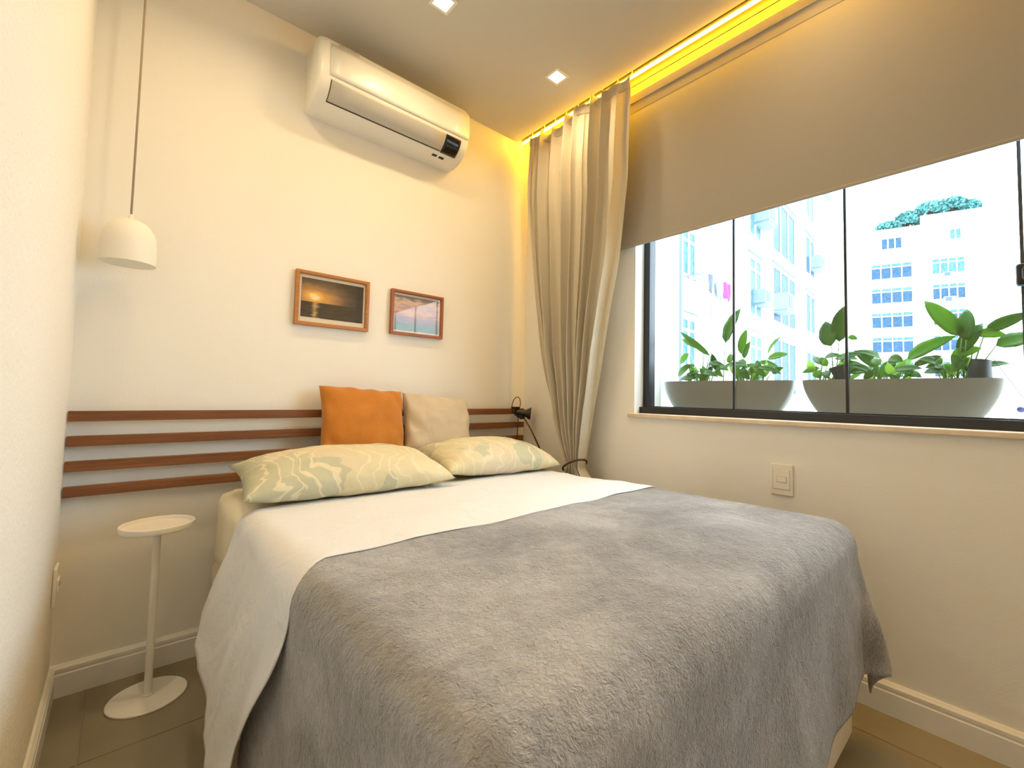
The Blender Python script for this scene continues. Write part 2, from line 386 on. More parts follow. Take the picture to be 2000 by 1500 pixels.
# porcelain tiles 60 cm, joint through x = -0.045
ti = 0
tile_me = {}
jx = [XL, -0.045, 0.555, 1.155, 1.755, XR]; jy = [0.0, -0.43, -1.03, -1.63, -2.23, -2.83, YF]
for i in range(5):
    for j in range(6):
        w_, h_ = jx[i + 1] - jx[i] - 0.003, jy[j] - jy[j + 1] - 0.003
        key = (round(w_, 3), round(h_, 3))
        if key not in tile_me:
            bm = bmesh.new(); add_box(bm, -w_ / 2, w_ / 2, -h_ / 2, h_ / 2, -0.01, 0.0, 0.001, 1)
            me = bpy.data.meshes.new('tile'); bm.to_mesh(me); bm.free(); me.materials.append(mat('floor_tile')); tile_me[key] = me
        o = bpy.data.objects.new('tile', tile_me[key]); o.location = ((jx[i] + jx[i + 1]) / 2, (jy[j] + jy[j + 1]) / 2, 0); link(o, fl)
# baseboards: extruded profile with a groove below the top lip
PROF = [(0, 0), (0.015, 0), (0.015, 0.072), (0.012, 0.075), (0.012, 0.079), (0.0135, 0.082), (0.0135, 0.092), (0.009, 0.098), (0.006, 0.103), (0, 0.103)]
def baseboard(name, p0, p1, nrm, label):
    V = []; n = len(PROF)
    for p in (p0, p1):
        for d, z in PROF: V.append((p[0] + nrm[0] * d, p[1] + nrm[1] * d, z))
    F = [(i, (i + 1) % n, n + (i + 1) % n, n + i) for i in range(n)] + [tuple(range(n)), tuple(range(2 * n - 1, n - 1, -1))]
    o = from_py(name, V, F, 'white_trim'); bm = bmesh.new(); bm.from_mesh(o.data); bmesh.ops.recalc_face_normals(bm, faces=bm.faces); bm.to_mesh(o.data); bm.free()
    tag(o, label, 'baseboard', kind='structure')
baseboard('baseboard_back', (XL, 0), (XR, 0), (0, -1), 'white grooved baseboard under the headboard wall')
baseboard('baseboard_right', (XR, -0.015), (XR, YF), (-1, 0), 'white grooved baseboard under the window')
baseboard('baseboard_left', (XL, -0.015), (XL, YF), (1, 0), 'white grooved baseboard along the left wall')

# window: sill, frame, sliding glass
tag(box('trim_1', XR - 0.022, 1.99, WY1 - 0.03, WY0 + 0.03, 0.933, 0.953, 'marble', bev=0.004), 'beige marble sill under the window', 'sill', kind='structure')
win = empty('window_1', (2.02, -1.8, 0.953), 'black framed sliding window with frameless glass panels', 'window', kind='structure')
fr = boxes('window_frame', [(1.965, 2.052, WY1, WY0 + 0.002, 0.953, 0.985), (1.998, 2.05, WY0 - 0.036, WY0, 0.985, WZ1), (1.998, 2.05, WY1, WY1 + 0.036, 0.985, WZ1), (1.998, 2.05, WY1, WY0, WZ1 - 0.04, WZ1)], 'black_frame', win)
box('track_groove', 2.006, 2.042, WY1 + 0.04, WY0 - 0.04, 0.985, 0.990, 'black_metal', win)
ed = [(-0.885, -1.332, 2.012), (-1.318, -1.757, 2.024), (-1.745, -2.218, 2.036), (-2.200, -2.78, 2.012)]
for a, c, x in ed:
    g = box('glass_pane', x - 0.004, x + 0.004, c, a, 0.988, WZ1 - 0.03, 'window_glass', win)
    box('edge_seal', x - 0.0055, x + 0.0055, c - 0.0045, c + 0.0045, 0.988, WZ1 - 0.03, 'black_frame', g)
bm = bmesh.new(); add_box(bm, 1.972, 2.010, -2.275, -2.203, 1.395, 1.462, 0.008, 2); add_box(bm, 1.955, 1.985, -2.26, -2.215, 1.405, 1.45, 0.010, 2)
from_bm('latch', bm, 'black_frame', win)
tag(box('trim_2', XO - 0.12, 2.62, WY1 - 0.3, WY0 + 0.6, 0.90, 0.948, 'concrete_ledge', bev=0.004), 'pale outer ledge carrying the planters', 'ledge', kind='structure')

tag(boxes('wall_outside', [(XO, XO + 0.01, WY0, 12, -12, 22), (XO, XO + 0.01, -14, WY1, -12, 22), (XO, XO + 0.01, WY1, WY0, -12, 0.90), (XO, XO + 0.01, WY1, WY0, WZ1, 22)], 'facade'), 'white outer face of the window wall', 'wall', kind='structure')
tag(box('ground', XO, 160, -80, 80, -12.2, -12.0, 'concrete_ledge'), 'pale yard far below the window', 'ground', kind='structure')

# ---------------------------------------------------------------- ceiling lights
def downlight(x, y, label, k=1.0):
    e = empty('ceiling_downlight', (x, y, H), label, 'downlight', 'square ceiling downlights')
    boxes('frame', [(x - .045, x + .045, y - .045, y - .033, H - .004, H), (x - .045, x + .045, y + .033, y + .045, H - .004, H), (x - .045, x - .033, y - .033, y + .033, H - .004, H), (x + .033, x + .045, y - .033, y + .033, H - .004, H)], 'white_lacquer', e)
    box('lens', x - .033, x + .033, y - .033, y + .033, H - 0.0025, H, 'lamp_lens', e)
    d = bpy.data.lights.new('downlight_lamp', 'AREA'); d.shape = 'SQUARE'; d.size = 0.06; d.energy = LAMP_W * k; d.color = LAMP; d.spread = math.radians(150)
    l = bpy.data.objects.new('downlight_lamp', d); l.location = (x, y, H - 0.006); link(l, e)
downlight(0.26, -0.60, 'square ceiling downlight above the white side table, out of frame')
downlight(0.914, -0.58, 'square ceiling downlight cut by the top edge of the photo')
downlight(0.26, -1.75, 'added fill light over the near left side of the bed, out of frame', 0.6)  # unseen row of three, added to bring more light into the room
downlight(0.914, -1.75, 'added fill light over the middle of the blanket, out of frame', 0.6)
downlight(1.572, -1.75, 'added fill light over the foot of the bed by the window, out of frame', 0.6)
downlight(1.572, -0.607, 'lit square ceiling downlight between air conditioner and curtain')

# LED line and blind
led = empty('led_strip_light', (1.85, -1.2, 2.735), 'glowing amber LED strip in the ceiling slot over the window', 'light strip')
box('aluminium_profile', 1.842, 1.860, YF + 0.02, -0.015, 2.693, 2.734, 'steel', led)
V = []; n = 7; F = []
for k, y in enumerate((YF + 0.02, -0.015)):
    for i in range(n):
        a = PI * i / (n - 1); V.append((1.851 - 0.008 * math.cos(a), y, 2.693 - 0.011 * math.sin(a)))
F = [(i, i + 1, n + i + 1, n + i) for i in range(n - 1)] + [tuple(range(n - 1, -1, -1)), tuple(range(n, 2 * n))]
from_py('diffuser', V, F, 'led_glow', led)
bl = empty('roller_blind', (1.90, -1.9, 1.815), 'half lowered beige roller blind across the window', 'blind')
BY0, BY1 = -0.70, -2.95
def prism_y(name, prof, y0, y1, m, parent):
    n = len(prof); V = [(x, y0, z) for x, z in prof] + [(x, y1, z) for x, z in prof]
    F = [(i, (i + 1) % n, n + (i + 1) % n, n + i) for i in range(n)] + [tuple(range(n - 1, -1, -1)), tuple(range(n, 2 * n))]
    o = from_py(name, V, F, m, parent); bm = bmesh.new(); bm.from_mesh(o.data); bmesh.ops.recalc_face_normals(bm, faces=bm.faces); bm.to_mesh(o.data); bm.free(); return o
prism_y('cassette', [(1.917, 2.625), (1.887, 2.625), (1.880, 2.613), (1.888, 2.577), (1.8895, 2.5745), (1.8915, 2.5745), (1.899, 2.530), (1.917, 2.530)], BY0, BY1, 'blind_case', bl)
box('glow_damper', 1.893, 1.917, BY1, BY0, 2.626, 2.668, 'glow_damper_brown', bl)  # dark strips added over the slot wall to tone down the LED glow
box('glow_damper_rib', 1.889, 1.917, BY1, BY0, 2.669, 2.676, 'glow_damper_brown', bl)
box('glow_damper_top', 1.898, 1.919, BY1, BY0, 2.677, 2.730, 'glow_damper_brown', bl)
box('blind_fabric', 1.9000, 1.9020, BY1 + 0.01, BY0 - 0.01, 1.822, 2.54, 'blind_fabric', bl)
box('hem_bar', 1.8965, 1.9055, BY1 + 0.01, BY0 - 0.01, 1.812, 1.825, 'blind_fabric', bl, bev=0.003)

# ---------------------------------------------------------------- curtain
rail = empty('curtain_rail', (1.824, -0.5, 2.704), 'slim white curtain track inside the ceiling slot above the curtain', 'curtain rail')
box('track', 1.8165, 1.832, -2.9, -0.02, 2.704, 2.716, 'white_trim', rail, bev=0.002)
for y in (-0.1, -0.9, -1.7, -2.5): box('track_hanger', 1.820, 1.828, y, y + 0.02, 2.716, 2.7345, 'white_trim', rail)
cur = empty('curtain', (1.79, -0.5, 0.04), 'cream linen curtain gathered by a dark tie in the corner', 'curtain')
YLT = [(0.03, -0.44), (0.30, -0.47), (0.56, -0.50), (0.655, -0.545), (0.72, -0.515), (0.843, -0.449), (1.272, -0.321), (1.691, -0.234), (2.223, -0.150), (2.66, -0.150)]
YRT = [(0.03, -0.78), (0.30, -0.76), (0.56, -0.725), (0.655, -0.635), (0.72, -0.645), (0.90, -0.675), (1.107, -0.72), (1.593, -0.815), (1.727, -0.842), (2.131, -0.893), (2.66, -0.897)]
AMP = [(0.03, 0.05), (0.5, 0.045), (0.655, 0.032), (0.9, 0.036), (1.5, 0.034), (2.2, 0.030), (2.60, 0.030), (2.66, 0.016)]
NF = 9.3
def smooth_table(tb, z):
    return (table(tb, z - 0.05) + table(tb, z) * 2 + table(tb, z + 0.05)) / 4 if z > 0.8 else (table(tb, z - 0.015) + table(tb, z) * 2 + table(tb, z + 0.015)) / 4
ZH = 2.655
def cpt(t, z):
    yl, yr = smooth_table(YLT, z), smooth_table(YRT, z)
    # fold phase drifts with height so the folds wander and merge
    w = t + 0.020 * nz3(t * 5, z * 0.9, 3.1) * sstep(2.65, 1.8, z)
    ph = 2 * PI * NF * (w + 0.03 * math.sin(2 * PI * w * 1.5))
    k = max(0.25, 0.72 + 1.1 * nz3(w * 7.3, 0.4 * z, 9.0))
    a = table(AMP, z) * k
    s = math.sin(ph)
    x = 1.790 + 0.012 * sstep(2.3, 2.65, z) + a * (s + 0.25 * math.sin(2 * ph + 1)) - 0.012 * sstep(2.5, 1.0, z)
    y = lerp(yl, yr, w) + 0.010 * math.cos(ph) * sstep(0.6, 1.2, z)
    # the leading half lies a little in front of the back half
    x -= 0.016 * sstep(0.40, 0.50, t) * sstep(0.8, 1.5, z)
    x += 0.004 * nz3(t * 20, z * 3, 1.0)
    return x, y
def cfn(u, v):
    dip = 0.022 * abs(math.sin(PI * u * 7.0)) + 0.03 * sstep(0.12, 0.30, u) * sstep(0.46, 0.30, u)
    z = lerp(0.04, ZH - dip, v)
    x, y = cpt(u, z)
    return (min(x, 1.836), y, z)
grid('curtain_panel', cfn, 260, 110, 'curtain_linen', cur, thick=0.0015)
def hfn(u, v):
    x, y, z = cfn(u, 1.0)
    return (x - 0.0025, y, z - 0.055 + 0.055 * v + 0.003)
grid('heading_tape', hfn, 220, 3, 'curtain_linen', cur, thick=0.0015)
for k in range(9):
    u = (k + 0.02) / 8.04; x, y, z = cfn(min(u, 1), 1.0)
    V, F = tube_vf([(1.824, y, 2.704), (1.823, y, 2.686), (lerp(1.82, x, 0.6), y, z + 0.006), (x, y, z - 0.012)], 0.0022, 6)
    from_py('hook', V, F, 'white_plastic', cur, True)
pts = []
for k in range(28):
    a = 2 * PI * k / 28
    pts.append((1.772 + 0.060 * math.cos(a), -0.592 + 0.066 * math.sin(a), 0.668 - 0.036 * math.sin(a) - 0.012 * math.cos(a)))
tie = tube('tieback', pts, 0.0055, 'tie_cord', cur, 8, True); tie['label'] = 'dark brown cord tieback'

# ---------------------------------------------------------------- air conditioner
AX0, AX1 = 0.545, 1.318
ac = empty('air_conditioner', ((AX0 + AX1) / 2, 0, 2.30), 'white split air conditioner high on the wall above the pictures', 'air conditioner')
PR = [(0.0, 2.300), (-0.060, 2.300), (-0.120, 2.312), (-0.165, 2.336), (-0.192, 2.372), (-0.204, 2.415), (-0.206, 2.46), (-0.203, 2.53), (-0.196, 2.560), (-0.180, 2.578), (-0.150, 2.585), (0.0, 2.585)]
def ac_section(i, n):
    # the ends are pulled in a little so the corners read round
    return PR
def spline(pr, k=4):
    out = []
    for i in range(len(pr) - 1):
        p0 = pr[max(i - 1, 0)]; p1 = pr[i]; p2 = pr[i + 1]; p3 = pr[min(i + 2, len(pr) - 1)]
        for j in range(k):
            t = j / k
            out.append(tuple(0.5 * (2 * p1[c] + (p2[c] - p0[c]) * t + (2 * p0[c] - 5 * p1[c] + 4 * p2[c] - p3[c]) * t * t + (-p0[c] + 3 * p1[c] - 3 * p2[c] + p3[c]) * t ** 3) for c in (0, 1)))
    out.append(pr[-1]); return out
PS = spline(PR, 3)
cyz = (-0.075, 2.445)
V = []; F = []; stations = [(AX0, 0.86), (AX0 + 0.004, 0.93), (AX0 + 0.012, 0.968), (AX0 + 0.028, 0.993), (AX0 + 0.05, 1.0)]
stations = stations + [(AX0 + AX1 - x, s) for x, s in reversed(stations)]
for x, s in stations:
    for y, z in PS:
        yy = y * s if y < -0.02 else y
        zz = cyz[1] + (z - cyz[1]) * (1 - (1 - s) * 0.55)
        V.append((x, yy, zz))
n = len(PS)
for i in range(len(stations) - 1):
    for k in range(n - 1): F.append((i * n + k, (i + 1) * n + k, (i + 1) * n + k + 1, i * n + k + 1))
    F.append((i * n + n - 1, (i + 1) * n + n - 1, (i + 1) * n, i * n))
F.append(tuple(range(n))); F.append(tuple(range(len(stations) * n - 1, (len(stations) - 1) * n - 1, -1)))
body = from_py('body', V, F, 'white_plastic', ac, True)
bm = bmesh.new(); bm.from_mesh(body.data); bmesh.ops.recalc_face_normals(bm, faces=bm.faces); bm.to_mesh(body.data); bm.free(); autosmooth(body, 50)
def ac_patch(name, x0, x1, z0, z1, off, m, thick=0.003, nu=8, nv=8):
    # a curved plate following the front profile between two heights
    front = [p for p in PS if p[0] < -0.05]
    front.sort(key=lambda p: p[1])
    def prof(z):
        for (ya, za), (yb, zb) in zip(front, front[1:]):
            if za <= z <= zb and zb > za: return lerp(ya, yb, (z - za) / (zb - za))
        return front[0][0] if z < front[0][1] else front[-1][0]
    def fn(u, v):
        z = lerp(z0, z1, v); y = prof(z); dz = 0.004
        ty, tz = prof(z + dz) - prof(z - dz), 2 * dz; L = math.hypot(ty, tz)
        return (lerp(x0, x1, u), y - off * tz / L, z + off * ty / L)
    return grid(name, fn, nu, nv, m, ac, thick=thick, offs=-1.0), fn
ac_patch('front_panel', AX0 + 0.045, AX1 - 0.012, 2.405, 2.545, 0.0035, 'white_plastic')
ac_patch('louvre', AX0 + 0.055, 1.165, 2.322, 2.389, 0.0035, 'grey_plastic', nv=12)
ac_patch('display_window', 1.172, 1.262, 2.318, 2.389, 0.004, 'black_gloss', nv=12)
ac_patch('louvre_gap', AX0 + 0.052, 1.168, 2.3185, 2.3215, 0.0012, 'black_metal')
ac_patch('louvre_gap', AX0 + 0.0515, AX0 + 0.0545, 2.3185, 2.389, 0.0012, 'black_metal', nv=12)
ac_patch('indicator', 1.145, 1.172, 2.3055, 2.3095, 0.0012, 'black_metal')
ac_patch('indicator', 1.185, 1.215, 2.3055, 2.3095, 0.0012, 'black_metal')
def text_mesh(name, s, size, m, parent, mtx, ext=0.0004, align='LEFT'):
    cu = bpy.data.curves.new(name, 'FONT'); cu.body = s; cu.size = size; cu.extrude = ext; cu.align_x = align
    o = bpy.data.objects.new(name, cu); COL.objects.link(o)
    dg = bpy.context.evaluated_depsgraph_get(); me = bpy.data.meshes.new_from_object(o.evaluated_get(dg))
    bpy.data.objects.remove(o); me.transform(mtx); me.materials.clear(); me.materials.append(mat(m))
    return link(bpy.data.objects.new(name, me), parent)
text_mesh('logo', 'SAMSUNG', 0.020, 'logo_grey', ac, Matrix.Translation((AX0 + 0.075, -0.2045, 2.549)) @ Matrix.Rotation(math.radians(97), 4, 'X'))

# ---------------------------------------------------------------- pictures
def picture(x0, x1, z0, z1, woodm, printm, fw, mats, label):
    e = empty('framed_picture', ((x0 + x1) / 2, 0, z0), label, 'picture', 'framed sea pictures')
    bm = bmesh.new(); D = 0.024
    V = []; F = []
    for (a, y) in ((0, -0.001), (0, -D), (fw * 0.7, -D), (fw, -D + 0.005), (fw, -0.004)):
        V += [(x0 + a, y, z0 + a), (x1 - a, y, z0 + a), (x1 - a, y, z1 - a), (x0 + a, y, z1 - a)]
    for r in range(4):
        for k in range(4): F.append((r * 4 + k, r * 4 + (k + 1) % 4, (r + 1) * 4 + (k + 1) % 4, (r + 1) * 4 + k))
    from_py('frame', V, F, woodm, e)
    box('mat_board', x0 + fw - .002, x1 - fw + .002, -0.009, -0.004, z0 + fw - .002, z1 - fw + .002, 'mat_board', e)
    l, r, b_, t = mats
    p = box('print', x0 + fw + l, x1 - fw - r, -0.0105, -0.009, z0 + fw + b_, z1 - fw - t, printm, e)
    box('glass', x0 + fw - .001, x1 - fw + .001, -0.0145, -0.0125, z0 + fw - .001, z1 - fw + .001, 'picture_glass', e)
picture(0.541, 0.872, 1.331, 1.578, 'frame_wood', 'print_sunset', 0.016, (0.010, 0.010, 0.022, 0.014), 'larger wooden framed photo of a golden sunset over dark sea')
picture(0.988, 1.291, 1.336, 1.570, 'frame_wood_red', 'print_dusk', 0.015, (0.004, 0.004, 0.010, 0.010), 'smaller wooden framed photo of pink clouds over teal sea')

# ---------------------------------------------------------------- slatted headboard
hb = empty('slatted_headboard', (0.88, 0, 0.66), 'wall mounted headboard of four dark wooden slats behind the bed', 'headboard')
for k in range(4):
    zt = 0.949 - 0.0843 * k
    box('slat', XL + 0.003, 1.885, -0.048, -0.026, zt - 0.0345, zt, 'slat_wood', hb, bev=0.0015, seg=1)
for x in (0.72, 1.22):
    box('cleat', x, x + 0.04, -0.026, -0.001, 0.665, 0.945, 'slat_wood', hb)

# ---------------------------------------------------------------- pendant lamp
PX, PY = -0.010, -0.135
pl = empty('pendant_lamp', (PX, PY, 1.455), 'white dome pendant lamp hanging over the side table', 'lamp')
prof = [(0.0, 0.155)]
for k in range(1, 13):
    a = PI / 2 * k / 12; prof.append((0.0725 * math.sin(a) ** 0.92, 0.072 + 0.083 * math.cos(a)))
prof += [(0.0735, 0.04), (0.0735, 0.0), (0.071, 0.0)]
lathe('shade', prof, (PX, PY, 1.455), 'shade_white', pl, 48)
prof2 = [(0.0715, 0.001), (0.0705, 0.04)]
for k in range(12, 0, -1):
    a = PI / 2 * k / 12; prof2.append((0.0695 * math.sin(a) ** 0.92, 0.07 + 0.080 * math.cos(a)))
lathe('shade_lining', prof2, (PX, PY, 1.455), 'shade_inside', pl, 48)
lathe('lamp_holder', [(0.02, 0.148), (0.02, 0.10), (0.012, 0.095), (0.022, 0.075), (0.024, 0.055), (0.016, 0.036), (0.0, 0.03)], (PX, PY, 1.455), 'shade_inside', pl, 20)
tube('cord', [(PX, PY, 1.606), (PX, PY, 2.2), (PX, PY, 2.672)], 0.0032, 'cord_white', pl, 8)
lathe('cord_grip', [(0.006, 0.0), (0.006, 0.012), (0.004, 0.02)], (PX, PY, 1.607), 'shade_white', pl, 12)
lathe('canopy', [(0.042, 0.0), (0.045, 0.004), (0.045, 0.022)], (PX, PY, 2.667), 'shade_white', pl, 32)

# ---------------------------------------------------------------- side table
TX, TY = 0.108, -0.20
st = empty('side_table', (TX, TY, 0), 'slim round white metal side table beside the bed', 'table')
lathe('foot_disc', [(0.0, 0.0), (0.103, 0.0), (0.105, 0.002), (0.105, 0.006), (0.103, 0.008), (0.0, 0.008)], (TX, TY, 0), 'white_lacquer', st, 56)
lathe('pole', [(0.011, 0.008), (0.011, 0.556)], (TX, TY, 0), 'white_lacquer', st, 24)
lathe('pole_collar', [(0.016, 0.008), (0.016, 0.014), (0.011, 0.016)], (TX, TY, 0), 'white_lacquer', st, 24)
lathe('tray_top', [(0.0, 0.554), (0.094, 0.554), (0.099, 0.557), (0.101, 0.563), (0.101, 0.574), (0.0985, 0.5755), (0.096, 0.574), (0.0955, 0.563), (0.0, 0.561)], (TX, TY, 0), 'white_lacquer', st, 56)

# ---------------------------------------------------------------- wall plates
sw = empty('light_switch', (XR, -1.559, 0.66), 'white single switch plate below the window', 'switch')
box('plate', XR - 0.009, XR - 0.0005, -1.600, -1.518, 0.661, 0.782, 'ivory_plastic', sw, bev=0.003)
box('switch_module', XR - 0.0115, XR - 0.008, -1.589, -1.529, 0.684, 0.760, 'ivory_plastic', sw, bev=0.0015)
box('rocker_gap', XR - 0.0122, XR - 0.011, -1.580, -1.542, 0.710, 0.735, 'grey_plastic', sw)
box('plate_gap', XR - 0.0094, XR - 0.0085, -1.5905, -1.5275, 0.6825, 0.7615, 'grey_plastic', sw)
box('rocker', XR - 0.0145, XR - 0.011, -1.578, -1.544, 0.712, 0.733, 'ivory_plastic', sw, bev=0.002)
ou = empty('wall_outlet', (XL, -0.085, 0.34), 'small white outlet plate on the left wall near the corner', 'outlet')
box('plate', XL + 0.0005, XL + 0.009, -0.125, -0.045, 0.335, 0.455, 'white_plastic', ou, bev=0.003)
box('socket', XL + 0.008, XL + 0.014, -0.112, -0.058, 0.375, 0.415, 'white_plastic', ou, bev=0.003)
for dy in (-0.014, 0.0, 0.014):
    o = lathe('socket_hole', [(0.0, 0), (0.0025, 0), (0.0025, 0.001), (0, 0.001)], (0, 0, 0), 'black_metal', ou, 10)
    o.data.transform(Matrix.Translation((XL + 0.0137, -0.085 + dy, 0.395)) @ Matrix.Rotation(PI / 2, 4, 'Y'))

# ---------------------------------------------------------------- clip-on reading lamp
cl_ = empty('clip_lamp', (1.83, -0.05, 0.66), 'black clip-on reading lamp clamped to the right end of the slats', 'lamp')
def lathe_dir(name, prof, org, dr, m, parent, n=28):
    o = lathe(name, prof, (0, 0, 0), m, parent, n)
    q = Vector((0, 0, 1)).rotation_difference(Vector(dr).normalized()).to_matrix().to_4x4()
    o.data.transform(Matrix.Translation(org) @ q); return o
hd = (0.72, -0.62, -0.10)
lathe_dir('lamp_head', [(0.0, -0.036), (0.012, -0.034), (0.017, -0.017), (0.018, 0.005), (0.024, 0.026), (0.038, 0.050), (0.041, 0.055), (0.037, 0.054), (0.022, 0.026), (0.0, 0.019)], (1.826, -0.095, 0.925), hd, 'black_metal', cl_)
lathe_dir('lamp_lens', [(0.0, 0.034), (0.026, 0.035), (0.026, 0.037), (0.0, 0.038)], (1.826, -0.095, 0.925), hd, 'grey_plastic', cl_)
bm = bmesh.new(); add_box(bm, 1.800, 1.838, -0.062, -0.049, 0.905, 0.960, 0.003, 1); add_box(bm, 1.800, 1.838, -0.025, -0.018, 0.918, 0.960, 0.002, 1); add_box(bm, 1.800, 1.838, -0.062, -0.018, 0.950, 0.960, 0.002, 1)
add_box(bm, 1.812, 1.830, -0.10, -0.058, 0.893, 0.915, 0.003, 1)
from_bm('clamp', bm, 'black_metal', cl_)
lathe_dir('swivel', [(0.0, -0.014), (0.013, -0.012), (0.013, 0.012), (0.0, 0.014)], (1.824, -0.098, 0.897), (1, 0, 0), 'black_metal', cl_, 16)
tube('handle_rod', [(1.832, -0.10, 0.905), (1.845, -0.165, 0.820), (1.858, -0.235, 0.706)], [0.0035, 0.0042, 0.005], 'tie_cord', cl_, 8)
pts = []
for k in range(25):
    a = -0.9 + 2 * PI * 0.86 * k / 24
    pts.append((1.792 - 0.030 * math.cos(a) * 1.0, -0.085, 0.975 - 0.050 * math.sin(a) * -1.0))
pts = [(1.815, -0.085, 0.925)] + [(1.790 + 0.033 * math.cos(a), -0.080 - 0.01 * math.sin(a), 0.970 + 0.052 * math.sin(a)) for a in [(-0.7 + 5.0 * k / 20) for k in range(21)]] + [(1.79, -0.07, 0.922)]
tube('cable_loop', pts, 0.0026, 'black_metal', cl_, 6)
tube('hanging_cord', [(1.826, -0.062, 0.90), (1.825, -0.055, 0.80), (1.823, -0.052, 0.66), (1.825, -0.055, 0.45)], 0.003, 'black_metal', cl_, 6)

# ---------------------------------------------------------------- bed
BX0, BX1, BYH, BYF = 0.280, 1.660, -0.052, -1.845
TOP = 0.648
base = empty('box_spring', (0.97, -0.95, 0), 'cream fabric box spring under the mattress', 'bed')
box('base_box', BX0 + 0.004, BX1 - 0.004, BYF + 0.004, BYH - 0.004, 0.035, 0.365, 'base_fabric', base, bev=0.02, seg=3, smooth=True)
for x in (BX0 + 0.10, BX1 - 0.10):
    for y in (BYF + 0.12, BYH - 0.12): lathe('leg', [(0.024, 0.0), (0.03, 0.036)], (x, y, 0), 'black_metal', base, 14)
mt = empty('mattress', (0.97, -0.95, 0.366), 'thick double mattress in a cream fitted sheet on the base', 'mattress')
def rounded_slab(name, x0, x1, y0, y1, z0, z1, r, m, parent, wob=0.0, nx=40, ny=48, nzs=10):
    bm = bmesh.new(); bmesh.ops.create_cube(bm, size=2)
    bmesh.ops.subdivide_edges(bm, edges=bm.edges[:], cuts=23, use_grid_fill=True)
    cx, cy, cz = (x0 + x1) / 2, (y0 + y1) / 2, (z0 + z1) / 2; hx, hy, hz_ = (x1 - x0) / 2, (y1 - y0) / 2, (z1 - z0) / 2
    for v in bm.verts:
        p = Vector((v.co.x * hx, v.co.y * hy, v.co.z * hz_))
        q = Vector((max(-hx + r, min(hx - r, p.x)), max(-hy + r, min(hy - r, p.y)), max(-hz_ + r, min(hz_ - r, p.z))))
        d = p - q
        if d.length > 1e-6: p = q + d.normalized() * r
        if wob:
            k = nz3(p.x * 4, p.y * 4, p.z * 6) * wob
            if abs(p.y) > hy - r * 1.2 or abs(p.x) > hx - r * 1.2:
                k += wob * 1.5 * math.sin((p.x + p.y) * 42 + 3 * nz3(p.x * 3, p.y * 3, 0)) * sstep(hz_, -hz_, p.z)
            p += (d.normalized() if d.length > 1e-6 else Vector((0, 0, 0))) * k
        v.co = p + Vector((cx, cy, cz))
    return from_bm(name, bm, m, parent, True)
rounded_slab('mattress_core', BX0 + 0.008, BX1 - 0.008, BYF + 0.008, BYH - 0.008, 0.368, TOP - 0.008, 0.05, 'base_fabric', mt)
rounded_slab('fitted_sheet', BX0, BX1, BYF, BYH, 0.380, TOP, 0.055, 'sheet_cream', mt, wob=0.005)

RAD = 0.055
def edge_map(o, flare):
    L = RAD * PI / 2
    if o <= 0: return 0.0, 0.0
    if o < L: a = o / RAD; return RAD * math.sin(a), RAD * (1 - math.cos(a))
    return RAD + flare * (o - L), RAD + (o - L) * math.sqrt(max(0, 1 - flare * flare))
def drape(a, b, lift, flare=0.05, fold=0.0, fk=20.0, seed=0.0):
    ix0, ix1, iy1 = BX0 + RAD, BX1 - RAD, BYF + RAD
    ox = ix0 - a if a < ix0 else (a - ix1 if a > ix1 else 0.0); sx = -1 if a < ix0 else 1
    oy = iy1 - b if b < iy1 else 0.0
    px, py = min(max(a, ix0), ix1), max(b, iy1)
    if ox <= 0 and oy <= 0: return Vector((px, py, TOP + lift)), Vector((0, 0, 1)), 0.0
    if ox > 0 and oy > 0:
        rho = (ox ** 3.2 + oy ** 3.2) ** (1 / 3.2); phi = math.atan2(oy, ox)
    elif ox > 0: rho, phi = ox, 0.0
    else: rho, phi = oy, PI / 2
    out, drop = edge_map(rho, flare)
    d = Vector((sx * math.cos(phi), -math.sin(phi), 0))
    hang = sstep(0.04, 0.40, drop)
    run = (py * 1.0 - px) if (ox <= 0 or oy <= 0) else (py - px)
    f = 0.0
    if fold:
        corner = math.sin(2 * phi) if (ox > 0 and oy > 0) else 0.0
        f = fold * hang * (0.6 + 0.6 * nz3(run * 2.5, seed, 0.3)) * (math.sin(run * fk + 2.2 * nz3(run * 2, drop * 1.5, seed)) * 0.5 + 0.5)
        f += hang * corner * (0.03 + 0.060 * (0.5 - 0.5 * math.cos(phi * 8.0)))
    n_ = d * math.sin(min(rho / RAD, PI / 2)) + Vector((0, 0, 1)) * math.cos(min(rho / RAD, PI / 2))
    p = Vector((px, py, TOP)) + d * (out + f) - Vector((0, 0, drop)) + n_ * lift
    return p, n_, drop

def top_relief(x, y):
    return 0.006 * nz3(x * 3.1, y * 3.1, 1.7) + 0.004 * nz3(x * 7, y * 6, 4.2)
# grey fleece blanket
def bl_fn(u, v):
    a = lerp(BX0 + RAD - 0.60, BX1 - RAD + 0.41, u)
    b_ = lerp(-1.02, BYF + RAD - (0.465 - 0.035 * sstep(1.15, 1.62, a)), v)
    p, n_, dr = drape(a, b_, 0.010, 0.045, 0.030, 17.0, 2.0)
    p += n_ * (top_relief(p.x, p.y) + 0.004)
    # a soft ridge of gathered pile across the top
    if dr < 0.02: p.z += 0.012 * math.exp(-((p.y + 1.50 + 0.25 * (p.x - 0.8)) / 0.05) ** 2) * sstep(0.3, 0.6, p.x) * sstep(1.5, 1.0, p.x)
    p.z = max(p.z, 0.025)
    return p
o = grid('grey_blanket', bl_fn, 190, 150, 'fleece', None, thick=0.006, offs=-1.0)
tag(o, 'fluffy grey fleece blanket draped over the foot of the bed', 'blanket')
